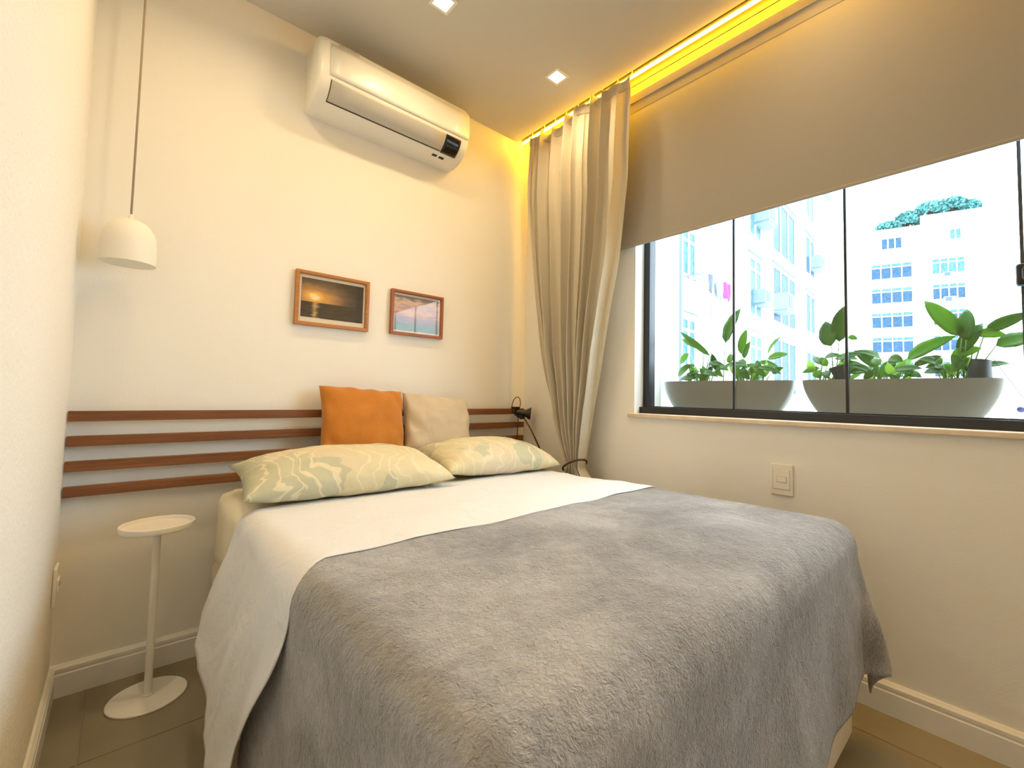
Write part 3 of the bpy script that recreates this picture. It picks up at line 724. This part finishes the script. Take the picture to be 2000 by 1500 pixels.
# white flat sheet folded over the blanket's upper edge
def sh_fn(u, v):
    dropL = table([(0, 0.25), (0.25, 0.33), (0.55, 0.43), (0.8, 0.45), (1, 0.39)], v)
    a = lerp(BX1 - RAD + 0.25, BX0 + RAD - RAD * PI / 2 - dropL, u)
    s = max(0.0, BX0 + RAD - a)                          # arc length past the left edge
    x_ = min(max(a, BX0), BX1)
    head = lerp(-0.55, -0.50, (x_ - BX0) / (BX1 - BX0)) + 0.02 * nz3(a * 3, 0, 5) - 0.02 * sstep(0.0, 0.3, s) + 0.10 * sstep(0.10, 0.45, s)
    front = -1.115 + 0.010 * nz3(a * 4, 2, 5) - 0.11 * sstep(-0.10, 0.10, s) * (1 - sstep(0.12, 0.45, s)) + 0.02 * sstep(0.2, 0.45, s)
    b_ = lerp(head, front, v)
    p, n_, dr = drape(a, b_, 0.004, lerp(0.24, 0.14, v), 0.034, 19.0, 7.0)
    over = sstep(-0.80, -1.04, p.y)
    p += n_ * (over * 0.0165 + top_relief(p.x, p.y) * over)
    p += n_ * (0.0035 * nz3(p.x * 5 + 2, p.y * 14, p.z * 4) + 0.006 * sstep(0.0, 0.1, dr) * nz3(p.y * 13 + p.z * 6, p.z * 5, 8.8) + 0.010 * sstep(0.0, 0.12, dr) * max(0.0, 0.35 - abs(nz3(p.y * 5 + p.z * 4, p.z * 3 - p.y * 2, 4.4)) * 2.2) + 0.004 * max(0.0, 0.3 - abs(nz3(p.x * 2.2 + p.y, p.y * 6, 6.1)) * 2.5))
    return p
o = grid('flat_sheet', sh_fn, 150, 90, 'sheet_white', None, thick=0.0018, offs=1.0)
tag(o, 'white flat sheet turned back over the grey blanket', 'sheet')

# ---------------------------------------------------------------- pillows and cushions
def cushion_mesh(name, w, h, t, m, parent, seed, pinch=0.05, flat=1.0, wr=0.006, n=40, power=0.42):
    V = []; F = []
    def pt(i, j, side):
        u = -1 + 2 * i / n; v = -1 + 2 * j / n
        u_, v_ = math.sin(u * PI / 2) * 0.35 + u * 0.65, math.sin(v * PI / 2) * 0.35 + v * 0.65
        x = w / 2 * u_ * (1 - pinch * (1 - v_ ** 2) * abs(u_) ** 2); y = h / 2 * v_ * (1 - pinch * (1 - u_ ** 2) * abs(v_) ** 2)
        e = max(0.0, (1 - u_ ** 2) * (1 - v_ ** 2))
        z = t / 2 * e ** power
        k = 1 if side > 0 else flat
        crease = wr * (nz3(x * 9 + seed, y * 9, seed) + 0.6 * nz3(x * 22, y * 22 + seed, seed)) * min(1, e * 4)
        # radial puckers near the seam
        edge = 1 - max(abs(u_), abs(v_))
        crease += wr * 1.1 * math.exp(-edge * 6) * min(1, e * 14) * math.sin((x + y * 0.7) * 85 / (1 + w) + seed)
        wob = 0.006 * nz3(x * 6 + seed, y * 6, 2.0)
        return (x + wob, y + wob * 0.6, side * (z * k) + (crease if side > 0 else -crease * 0.5))
    idx = {}
    for side in (1, -1):
        for j in range(n + 1):
            for i in range(n + 1):
                if side < 0 and (i in (0, n) or j in (0, n)): idx[(side, i, j)] = idx[(1, i, j)]; continue
                idx[(side, i, j)] = len(V); V.append(pt(i, j, side))
    for side in (1, -1):
        for j in range(n):
            for i in range(n):
                q = (idx[(side, i, j)], idx[(side, i + 1, j)], idx[(side, i + 1, j + 1)], idx[(side, i, j + 1)])
                F.append(q if side > 0 else q[::-1])
    o = from_py(name, V, F, m, parent, True)
    return o
def place(o, loc, rx, ry, rz, bend=0.0):
    R_ = Matrix.Rotation(rz, 4, 'Z') @ Matrix.Rotation(ry, 4, 'Y') @ Matrix.Rotation(rx, 4, 'X')
    o.data.transform(Matrix.Translation(loc) @ R_)
D2R = math.radians
def seam(o_src, name, w, h, pinch, m, loc, rot, seed):
    pass
o = cushion_mesh('bed_pillow', 0.735, 0.40, 0.20, 'pillow_print', None, 3.0, 0.05, 0.55, 0.007)
place(o, (0.660, -0.405, 0.716), D2R(8), D2R(0), D2R(-3)); tag(o, 'plump green and beige printed bed pillow on the left', 'pillow', 'printed bed pillows')
o = cushion_mesh('bed_pillow', 0.63, 0.38, 0.20, 'pillow_print', None, 11.0, 0.06, 0.55, 0.007)
place(o, (1.352, -0.395, 0.716), D2R(8), D2R(1), D2R(-5)); tag(o, 'green and beige printed bed pillow on the right, nearest the curtain', 'pillow', 'printed bed pillows')
o = cushion_mesh('throw_cushion', 0.385, 0.35, 0.16, 'orange_cloth', None, 5.0, 0.05, 0.55, 0.009, power=0.36)
place(o, (0.825, -0.130, 0.884), D2R(71), D2R(3), D2R(-2)); tag(o, 'square mustard orange cushion leaning on the slats', 'cushion', 'cushions against the headboard')
o = cushion_mesh('throw_cushion', 0.38, 0.33, 0.16, 'beige_cloth', None, 8.0, 0.05, 0.55, 0.009, power=0.36)
place(o, (1.212, -0.130, 0.862), D2R(71), D2R(5), D2R(-3)); tag(o, 'square beige linen cushion leaning beside the orange one', 'cushion', 'cushions against the headboard')

# ---------------------------------------------------------------- planters and plants on the outer ledge
LZ = 0.948
def planter(y0, y1, label):
    yc, hl = (y0 + y1) / 2, abs(y1 - y0) / 2; xc = 2.255
    e = empty('planter', (xc, yc, LZ + 0.012), label, 'planter', 'long planters on the window ledge')
    def ring(hl_, hw, z, n=56, pw=3.4):
        out = []
        for k in range(n):
            a = 2 * PI * k / n; c, s = math.cos(a), math.sin(a)
            out.append((xc + hw * math.copysign(abs(c) ** (2 / pw), c), yc + hl_ * math.copysign(abs(s) ** (2 / pw), s), z))
        return out
    prof = []
    for k in range(11):
        t = k / 10; prof.append((hl - 0.075 * (1 - t) ** 1.7, 0.080 - 0.024 * (1 - t) ** 1.6, LZ + 0.012 + 0.165 * t))
    rings = [ring(a, b_, z) for a, b_, z in prof] + [ring(hl - 0.008, 0.072, LZ + 0.177)] + [ring(hl - 0.014, 0.068, LZ + 0.15), ring(hl - 0.06, 0.05, LZ + 0.04)]
    n = 56; V = [p for r in rings for p in r]; F = []
    for i in range(len(rings) - 1):
        for k in range(n): F.append((i * n + k, i * n + (k + 1) % n, (i + 1) * n + (k + 1) % n, (i + 1) * n + k))
    F.append(tuple(range(n - 1, -1, -1))); F.append(tuple((len(rings) - 1) * n + k for k in range(n)))
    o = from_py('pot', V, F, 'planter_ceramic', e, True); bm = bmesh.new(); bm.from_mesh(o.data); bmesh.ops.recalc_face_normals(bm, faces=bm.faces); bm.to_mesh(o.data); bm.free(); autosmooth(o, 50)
    s = ring(hl - 0.016, 0.066, LZ + 0.158); s2 = ring(hl - 0.016, 0.066, LZ + 0.12)
    from_py('soil', s2 + s, [(k, (k + 1) % n, n + (k + 1) % n, n + k) for k in range(n)] + [tuple(range(n, 2 * n))], 'soil', e)
    sa = ring(hl - 0.035, 0.078, LZ); sb = ring(hl - 0.03, 0.082, LZ + 0.011)
    o = from_py('saucer', sa + sb, [(k, (k + 1) % n, n + (k + 1) % n, n + k) for k in range(n)] + [tuple(range(n, 2 * n)), tuple(range(n - 1, -1, -1))], 'saucer', e)
planter(-0.842, -1.505, 'shorter cream boat shaped planter nearest the curtain')
planter(-1.540, -2.172, 'longer cream boat shaped planter at the right of the window')

def leaf_blade(p0, p1, width, face, curl, seg=9, ac_=4):
    # a lance-shaped blade from p0 to p1, folded along the midrib and drooping to its tip
    p0, p1 = Vector(p0), Vector(p1); d = p1 - p0; L = d.length; t = d.normalized()
    face = Vector(face); side = t.cross(face).normalized(); nr = side.cross(t).normalized()
    V = []; F = []
    for i in range(seg + 1):
        s = i / seg
        wd = width / 2 * 1.72 * s ** 0.55 * (1 - s) ** 0.80 + 0.0006
        c = p0 + t * (L * s) + nr * (curl * L * 4 * s * (1 - s))
        for k in range(ac_ + 1):
            q = -1 + 2 * k / ac_
            V.append(tuple(c + side * (wd * q) + nr * (0.22 * wd * abs(q) + 0.05 * wd * math.sin(s * 20 + k))))
    for i in range(seg):
        for k in range(ac_): F.append((i * (ac_ + 1) + k, i * (ac_ + 1) + k + 1, (i + 1) * (ac_ + 1) + k + 1, (i + 1) * (ac_ + 1) + k))
    return V, F
PLANTS = {'A': [((-1.041, 1.153), (-0.967, 1.281), (-0.911, 1.227), .05), ((-1.055, 1.153), (-1.061, 1.303), (-0.936, 1.362), .05), ((-1.061, 1.153), (-1.112, 1.259), (-0.929, 1.403), .045), ((-1.07, 1.152), (-1.098, 1.273), (-1.134, 1.151), .05), ((-1.05, 1.145), (-1.003, 1.217), (-0.905, 1.155), .05), ((-1.032, 1.139), (-0.982, 1.154), (-0.937, 1.135), .03), ((-1.061, 1.139), (-1.032, 1.208), (-0.936, 1.197), .04), ((-1.161, 1.137), (-1.166, 1.328), (-1.235, 1.505), .095), ((-1.084, 1.152), (-1.117, 1.205), (-1.055, 1.125), .05)],
 'B': [((-1.282, 1.141), (-1.245, 1.265), (-1.263, 1.393), .06), ((-1.29, 1.141), (-1.282, 1.237), (-1.32, 1.316), .05), ((-1.294, 1.141), (-1.331, 1.21), (-1.371, 1.196), .05), ((-1.366, 1.139), (-1.383, 1.232), (-1.48, 1.247), .055), ((-1.371, 1.139), (-1.401, 1.163), (-1.458, 1.186), .04), ((-1.362, 1.139), (-1.372, 1.258), (-1.447, 1.331), .03), ((-1.27, 1.141), (-1.257, 1.187), (-1.319, 1.13), .06), ((-1.343, 1.135), (-1.307, 1.198), (-1.39, 1.146), .06), ((-1.257, 1.141), (-1.219, 1.214), (-1.206, 1.267), .05)],
 'C': [((-1.658, 1.135), (-1.657, 1.27), (-1.626, 1.386), .1), ((-1.659, 1.135), (-1.682, 1.289), (-1.706, 1.437), .095), ((-1.603, 1.135), (-1.61, 1.194), (-1.568, 1.235), .04), ((-1.603, 1.135), (-1.6, 1.181), (-1.534, 1.16), .04), ((-1.613, 1.135), (-1.633, 1.187), (-1.604, 1.228), .045), ((-1.665, 1.134), (-1.672, 1.207), (-1.721, 1.19), .05), ((-1.623, 1.131), (-1.627, 1.164), (-1.646, 1.13), .05), ((-1.68, 1.134), (-1.705, 1.316), (-1.737, 1.302), .03)],
 'D': [((-1.813, 1.132), (-1.805, 1.18), (-1.733, 1.25), .055), ((-1.808, 1.132), (-1.802, 1.159), (-1.77, 1.124), .04), ((-1.862, 1.131), (-1.847, 1.21), (-1.895, 1.197), .06), ((-1.87, 1.131), (-1.903, 1.207), (-2.049, 1.282), .075), ((-1.874, 1.131), (-1.926, 1.176), (-2.008, 1.212), .04), ((-1.854, 1.127), (-1.863, 1.168), (-1.831, 1.2), .06), ((-1.886, 1.127), (-1.91, 1.15), (-1.948, 1.136), .04), ((-1.818, 1.132), (-1.819, 1.18), (-1.797, 1.212), .05)],
 'E': [((-2.046, 1.128), (-2.065, 1.279), (-1.962, 1.426), .085), ((-2.062, 1.128), (-2.076, 1.264), (-2.078, 1.383), .075), ((-2.069, 1.128), (-2.057, 1.219), (-2.117, 1.326), .075), ((-2.076, 1.128), (-2.125, 1.297), (-2.237, 1.345), .06), ((-2.076, 1.128), (-2.099, 1.291), (-2.177, 1.275), .05), ((-2.083, 1.128), (-2.15, 1.239), (-2.253, 1.268), .085), ((-2.035, 1.128), (-2.034, 1.21), (-2.115, 1.234), .055), ((-2.021, 1.129), (-2.008, 1.183), (-1.967, 1.208), .05), ((-2.014, 1.129), (-2.005, 1.179), (-2.033, 1.153), .05), ((-2.042, 1.124), (-2.052, 1.172), (-2.064, 1.218), .06)]}
PLAB = {'A': 'peace lily at the left end with one tall upright leaf', 'B': 'peace lily beside the first dark glass edge, leaves bending right',
        'C': 'young peace lily with two broad round leaves at the second glass edge', 'D': 'low peace lily in the middle of the longer planter', 'E': 'largest peace lily with wide arching leaves at the far right'}
rnd = random.Random(21)
for key, leaves in PLANTS.items():
    by = sum(l[0][0] for l in leaves) / len(leaves)
    e = empty('peace_lily', (2.255, by, LZ + 0.158), PLAB[key], 'plant', 'peace lilies in the ledge planters')
    for n_, (bs, m1, tp, wd) in enumerate(leaves):
        x0 = 2.255 + rnd.uniform(-0.02, 0.02); x1 = 2.255 + rnd.uniform(-0.035, 0.045); x2 = x1 + rnd.uniform(-0.05, 0.05)
        base_ = Vector((x0, bs[0], LZ + 0.150)); lb = Vector((x1, m1[0], m1[1])); tip = Vector((x2, tp[0], tp[1]))
        face = Vector((-1.0, rnd.uniform(-0.3, 0.3), rnd.uniform(0.05, 0.6)))
        V, F = leaf_blade(lb, tip, wd, face, rnd.uniform(0.03, 0.10))
        o = from_py('leaf', V, F, 'leaf_green', e, True)
        s_ = o.modifiers.new('thickness', 'SOLIDIFY'); s_.thickness = 0.0008
        mid = (base_ + lb) / 2 + Vector((0.0, 0.0, 0.01))
        tube('stem', [base_, mid, lb], [0.0028, 0.0024, 0.0016], 'stem_green', o, 6)
        # filler shoots low in the clump
    for q in range(12):
        by2 = by + rnd.uniform(-0.06, 0.06); x0 = 2.255 + rnd.uniform(-0.03, 0.03); hgt = rnd.uniform(0.03, 0.11); dy = rnd.uniform(-0.07, 0.07)
        lb = Vector((x0, by2 + dy * 0.4, LZ + 0.155 + hgt * 0.5)); tip = Vector((x0 + rnd.uniform(-0.04, 0.04), by2 + dy, LZ + 0.16 + hgt))
        V, F = leaf_blade(lb, tip, rnd.uniform(0.028, 0.048), (-1, 0.2, 0.4), 0.06, 6, 2)
        o = from_py('leaf', V, F, 'leaf_green', e, True)
        tube('stem', [Vector((x0, by2, LZ + 0.150)), lb], [0.0022, 0.0014], 'stem_green', o, 5)
    for q in range({'A': 11, 'B': 9, 'C': 4, 'D': 9, 'E': 6}[key]):
        sgn = rnd.choice((-1, 1)); x0 = 2.255 + rnd.uniform(-0.03, 0.03); by2 = by + rnd.uniform(-0.035, 0.035)
        lb = Vector((x0 + rnd.uniform(-0.03, 0.03), by2 + sgn * rnd.uniform(0.015, 0.045), LZ + 0.19 + rnd.uniform(0.0, 0.085)))
        tip = lb + Vector((rnd.uniform(-0.05, 0.05), sgn * rnd.uniform(0.05, 0.10), rnd.uniform(-0.05, 0.035)))
        tip.z = max(tip.z, LZ + 0.185)
        V, F = leaf_blade(lb, tip, rnd.uniform(0.036, 0.056), (-0.8, 0.1, 0.6), rnd.uniform(0.08, 0.18), 8, 4)
        o = from_py('leaf', V, F, 'leaf_green', e, True)
        s_ = o.modifiers.new('thickness', 'SOLIDIFY'); s_.thickness = 0.0008
        tube('stem', [Vector((x0, by2, LZ + 0.150)), (Vector((x0, by2, LZ + 0.150)) + lb) / 2 + Vector((0, 0, 0.008)), lb], [0.0024, 0.002, 0.0014], 'stem_green', o, 5)
def tipped_pot(loc, tilt, sc_, label):
    o = lathe('nursery_pot', [(0.0, 0.0), (0.026, 0.0), (0.035, 0.07), (0.038, 0.071), (0.038, 0.078), (0.034, 0.078), (0.025, 0.004), (0.0, 0.004)], (0, 0, 0), 'nursery_pot', None, 20)
    o.data.transform(Matrix.Translation(loc) @ Matrix.Rotation(tilt, 4, 'X') @ Matrix.Scale(sc_, 4)); tag(o, label, 'pot', 'dark nursery pots')
tipped_pot((2.245, -1.700, LZ + 0.160), D2R(-16), 1.0, 'small dark nursery pot behind the second glass edge')
tipped_pot((2.245, -2.112, LZ + 0.245), D2R(186), 1.05, 'small dark nursery pot upside down under the largest plant')
w1 = tube('garden_wire', [(2.25, -2.142, 1.195), (2.27, -2.18, 1.12), (2.30, -2.24, 1.0), (2.32, -2.28, 0.953)], 0.0012, 'wire_dark', None, 5); tag(w1, 'thin dark wire sloping down from the largest plant', 'wire')
ic = empty('string_ball', (2.26, -2.205, 1.0), 'small blue ball on a thin string beside the longer planter', 'ball')
lathe('ball', [(0, -0.011)] + [(0.011 * math.cos(a), 0.011 * math.sin(a)) for a in [(-1.2 + 0.4 * k) for k in range(7)]] + [(0, 0.011)], (2.26, -2.205, 1.017), 'blue_plastic', ic, 14)
tube('string', [(2.26, -2.172, 1.045), (2.26, -2.185, 1.028), (2.26, -2.205, 1.017), (2.26, -2.175, 0.998), (2.26, -2.140, 0.990)], 0.0011, 'wire_dark', ic, 5)

# ---------------------------------------------------------------- buildings across the yard
aA = math.radians(4.0)
MA = Matrix.Translation((13.4, 4.2, 0)) @ Matrix.Rotation(aA, 4, 'Z')      # local x along the facade, local -y faces us
bA = empty('apartment_building', (13.4, 4.2, -12), 'white apartment block across the yard seen at left through the window', 'building')
def fbox(name, x0, x1, y0, y1, z0, z1, m, parent, mtx):
    bm = bmesh.new(); add_box(bm, x0, x1, y0, y1, z0, z1, mtx=mtx); return from_bm(name, bm, m, parent)
fbox('main_wall', 0.0, 17.5, 0.0, 8.0, -12, 13.2, 'facade', bA, MA)
fbox('side_wall', -6.0, -2.3, 0.0, 8.0, -12, 13.2, 'facade', bA, MA)
fbox('recess_wall', -2.3, 0.0, 0.15, 8.0, -12, 13.2, 'facade', bA, MA)
fbox('roof_cornice', -6.0, 17.6, -0.25, 8.0, 13.2, 13.5, 'facade_trim', bA, MA)
def far_window(x0, x1, z0, z1, parent, mtx, y=0.0, nx=2, tr=0.0, lintel=True, panem='pane_blue', rows=None):
    f = bmesh.new(); t_ = 0.06
    add_box(f, x0, x1, y - 0.06, y + 0.02, z0, z0 + t_, mtx=mtx); add_box(f, x0, x1, y - 0.06, y + 0.02, z1 - t_, z1, mtx=mtx)
    add_box(f, x0, x0 + t_, y - 0.06, y + 0.02, z0, z1, mtx=mtx); add_box(f, x1 - t_, x1, y - 0.06, y + 0.02, z0, z1, mtx=mtx)
    for k in range(1, nx): xx = lerp(x0, x1, k / nx); add_box(f, xx - 0.04, xx + 0.04, y - 0.055, y + 0.02, z0, z1, mtx=mtx)
    if tr: add_box(f, x0, x1, y - 0.05, y + 0.02, z1 - tr - 0.04, z1 - tr + 0.04, mtx=mtx)
    w_ = from_bm('window', f, 'window_white', parent)
    for k in range(nx):
        a, c = lerp(x0, x1, k / nx) + t_ * .6, lerp(x0, x1, (k + 1) / nx) - t_ * .6
        pm = panem if (k % 2 == 0 or panem == 'pane_blue') else 'pane_teal'
        if tr:
            fbox('pane', a, c, y - 0.02, y - 0.005, z0 + t_, z1 - tr - 0.04, pm, w_, mtx); fbox('pane', a, c, y - 0.02, y - 0.005, z1 - tr + 0.04, z1 - t_, 'pane_teal', w_, mtx)
        else: fbox('pane', a, c, y - 0.02, y - 0.005, z0 + t_, z1 - t_, pm, w_, mtx)
    if lintel: fbox('window_ledge', x0 - 0.10, x1 + 0.10, y - 0.10, y, z1 + 0.16, z1 + 0.22, 'facade_trim', w_, mtx)
for fz in (-2.2, 0.8, 3.8, 6.8, 9.8):
    far_window(3.15, 4.55, fz + 0.35, fz + 2.55 if fz > 2 else fz + 2.65, bA, MA, nx=2, tr=0.45, panem='pane_teal')
    far_window(6.0, 9.6, fz + 0.5, fz + 3.0 - 0.15, bA, MA, nx=3, panem='pane_blue', lintel=True)
    far_window(11.6, 13.6, fz + 0.75, fz + 2.75, bA, MA, nx=2, panem='pane_blue', lintel=True)
for z0, z1 in ((-0.4, 1.0), (1.95, 3.35), (4.55, 5.95), (7.2, 8.6)):
    far_window(-2.05, -1.10, z0, z1, bA, MA, y=0.15, nx=2, panem='pane_teal', tr=0.35, lintel=True)
    fbox('balcony_slab', -1.6, 0.0, -0.45, 0.15, z0 - 0.75, z0 - 0.63, 'facade', bA, MA)
    fbox('balcony_front', -1.6, 0.0, -0.45, -0.38, z0 - 0.63, z0 - 0.15, 'facade', bA, MA)
dp = fbox('drain_pipe', -2.42, -2.34, -0.08, 0.0, -12, 13, 'facade_trim', bA, MA)
def far_ac(x, z, label, mtx=MA, s=1.0):
    e = empty('outdoor_air_conditioner', mtx @ Vector((x, -0.3, z)), label, 'air conditioner', 'air conditioners on the white block')
    fbox('case', x, x + 0.85 * s, -0.45 * s, -0.001, z, z + 0.5 * s, 'ac_far', e, mtx)
    fbox('grille', x + 0.08 * s, x + 0.55 * s, -0.46 * s, -0.45 * s, z + 0.06 * s, z + 0.44 * s, 'ac_far_dark', e, mtx)
    fbox('bracket', x + 0.05, x + 0.8 * s, -0.42 * s, -0.001, z - 0.08, z - 0.002, 'ac_far', e, mtx)
far_ac(3.75, 7.75, 'small air conditioner high on the white block beside the first glass edge', s=1.25)
far_ac(3.65, 4.65, 'small air conditioner under a narrow window of the white block')
far_ac(6.0, 4.75, 'larger air conditioner under the wide window of the white block', s=1.35)
far_ac(12.6, 8.0, 'air conditioner at the far right side of the white block', s=1.25)
# laundry on the recess balcony
lr = empty('laundry_rack', MA @ Vector((-1.2, 0.3, 3.9)), 'thin laundry rack outside the recessed window', 'rack')
for yy in (-0.50, -0.30, -0.12): fbox('bar', -2.0, -0.10, yy, yy + 0.02, 4.5, 4.52, 'facade_trim', lr, MA)
for xx in (-2.0, -0.12): fbox('arm', xx, xx + 0.03, -0.52, 0.14, 4.47, 4.495, 'facade_trim', lr, MA)
def rag(x0, x1, z0, z1, y, m, label):
    def fn(u, v):
        x = lerp(x0, x1, u); z = lerp(z0, z1, v)
        return MA @ Vector((x + 0.02 * math.sin(v * 5), y + 0.03 * math.sin(u * 9 + v * 2), z + 0.03 * math.sin(u * 6) * (1 - v)))
    o = grid('hanging_cloth', fn, 10, 8, m, None, thick=0.012); tag(o, label, 'laundry', 'laundry on the rack')
rag(-0.68, -0.20, 4.0, 4.495, -0.56, 'pink_cloth', 'bright pink cloth hung at the right end of the laundry rack')
rag(-1.18, -0.80, 3.95, 4.495, -0.56, 'pale_cloth', 'pale blue cloth hung in the middle of the laundry rack')
rag(-1.72, -1.58, 4.0, 4.495, -0.56, 'dark_cloth', 'narrow dark cloth hung at the left end of the laundry rack')

dB = Vector((0.31022, -0.95067, 0)); angB = math.atan2(dB.y, dB.x)
MB_ = Matrix.Translation((50.0, 5.385, 0)) @ Matrix.Rotation(angB, 4, 'Z')    # local x runs to the right, local -y faces us
bB = empty('tower_block', MB_ @ Vector((1.5, 0, -12)), 'tall white tower with rows of windows far behind the planters', 'building')
fbox('tower_wall', -2.9, 6.2, 0.0, 7.0, -12, 16.6, 'facade', bB, MB_)
fbox('parapet', 2.2, 6.2, 0.0, 0.25, 16.6, 17.55, 'facade', bB, MB_)
fbox('parapet', -2.9, 2.2, 0.0, 0.25, 16.6, 16.75, 'facade', bB, MB_)
for r in range(-2, 4):
    z = 5.5 + 2.22 * r
    far_window(-1.42, 1.56, z, z + 1.42, bB, MB_, nx=4, tr=0.36, lintel=False, panem='pane_blue')
    far_window(2.85, 5.04, z + 0.05, z + 1.42, bB, MB_, nx=4, tr=0.36, lintel=False, panem='pane_blue' if r < 3 else 'pane_teal')
far_window(-0.64, 0.88, 14.85, 15.9, bB, MB_, nx=3, lintel=False); far_window(4.05, 4.85, 15.1, 16.05, bB, MB_, nx=2, lintel=False, panem='pane_teal')
far_ac(3.55, 9.72, 'tiny air conditioner between window rows of the far tower', MB_, 0.9)
far_ac(3.55, 11.9, 'tiny air conditioner higher up on the far tower', MB_, 0.8)
# trees behind the tower roof
def crown(name, c, rx, rz_, ncl, label, seed):
    r_ = random.Random(seed); V = []; F = []
    e = empty(name, (c[0], c[1], c[2] - rz_ - 2.0), label, 'tree', 'trees above the far tower')
    for k in range(ncl):
        th = r_.uniform(0, 2 * PI); ph = math.acos(r_.uniform(-0.5, 1)); rr = r_.uniform(0.45, 1.0) ** 0.5
        p = Vector((c[0] + rx * rr * math.sin(ph) * math.cos(th), c[1] + rx * rr * math.sin(ph) * math.sin(th), c[2] + rz_ * rr * math.cos(ph)))
        s = r_.uniform(0.10, 0.24); a = Vector((r_.gauss(0, 1), r_.gauss(0, 1), r_.gauss(0, 1))).normalized(); b_ = a.cross(Vector((r_.gauss(0, 1), r_.gauss(0, 1), r_.gauss(0, 1)))).normalized()
        i = len(V); V += [tuple(p - a * s), tuple(p + b_ * s * 0.6), tuple(p + a * s), tuple(p - b_ * s * 0.6)]; F.append((i, i + 1, i + 2, i + 3))
    f = from_py('foliage', V, F, 'tree_leaf', e); f['kind'] = 'stuff'
    tube('trunk', [(c[0], c[1], c[2] - rz_ - 2.0), (c[0], c[1], c[2])], 0.14, 'tree_bark', e, 8)
for k, (s, y, z, rx, rz_, lab) in enumerate([(0.1, 1.0, 17.15, 1.0, 0.55, 'small tree at the left of the far tower roof'), (1.5, 1.1, 17.6, 1.0, 0.85, 'rounded tree left of centre on the far tower roof'),
        (3.1, 1.2, 18.25, 1.2, 0.85, 'taller leafy tree in the middle of the far tower roof'), (4.6, 1.2, 18.4, 1.1, 0.75, 'leafy tree right of centre on the far tower roof'), (5.75, 0.9, 17.9, 0.65, 0.75, 'small tree at the right corner of the far tower roof')]):
    c = MB_ @ Vector((s, y, z)); crown('roof_tree', c, rx, rz_, 900, lab, 40 + k)
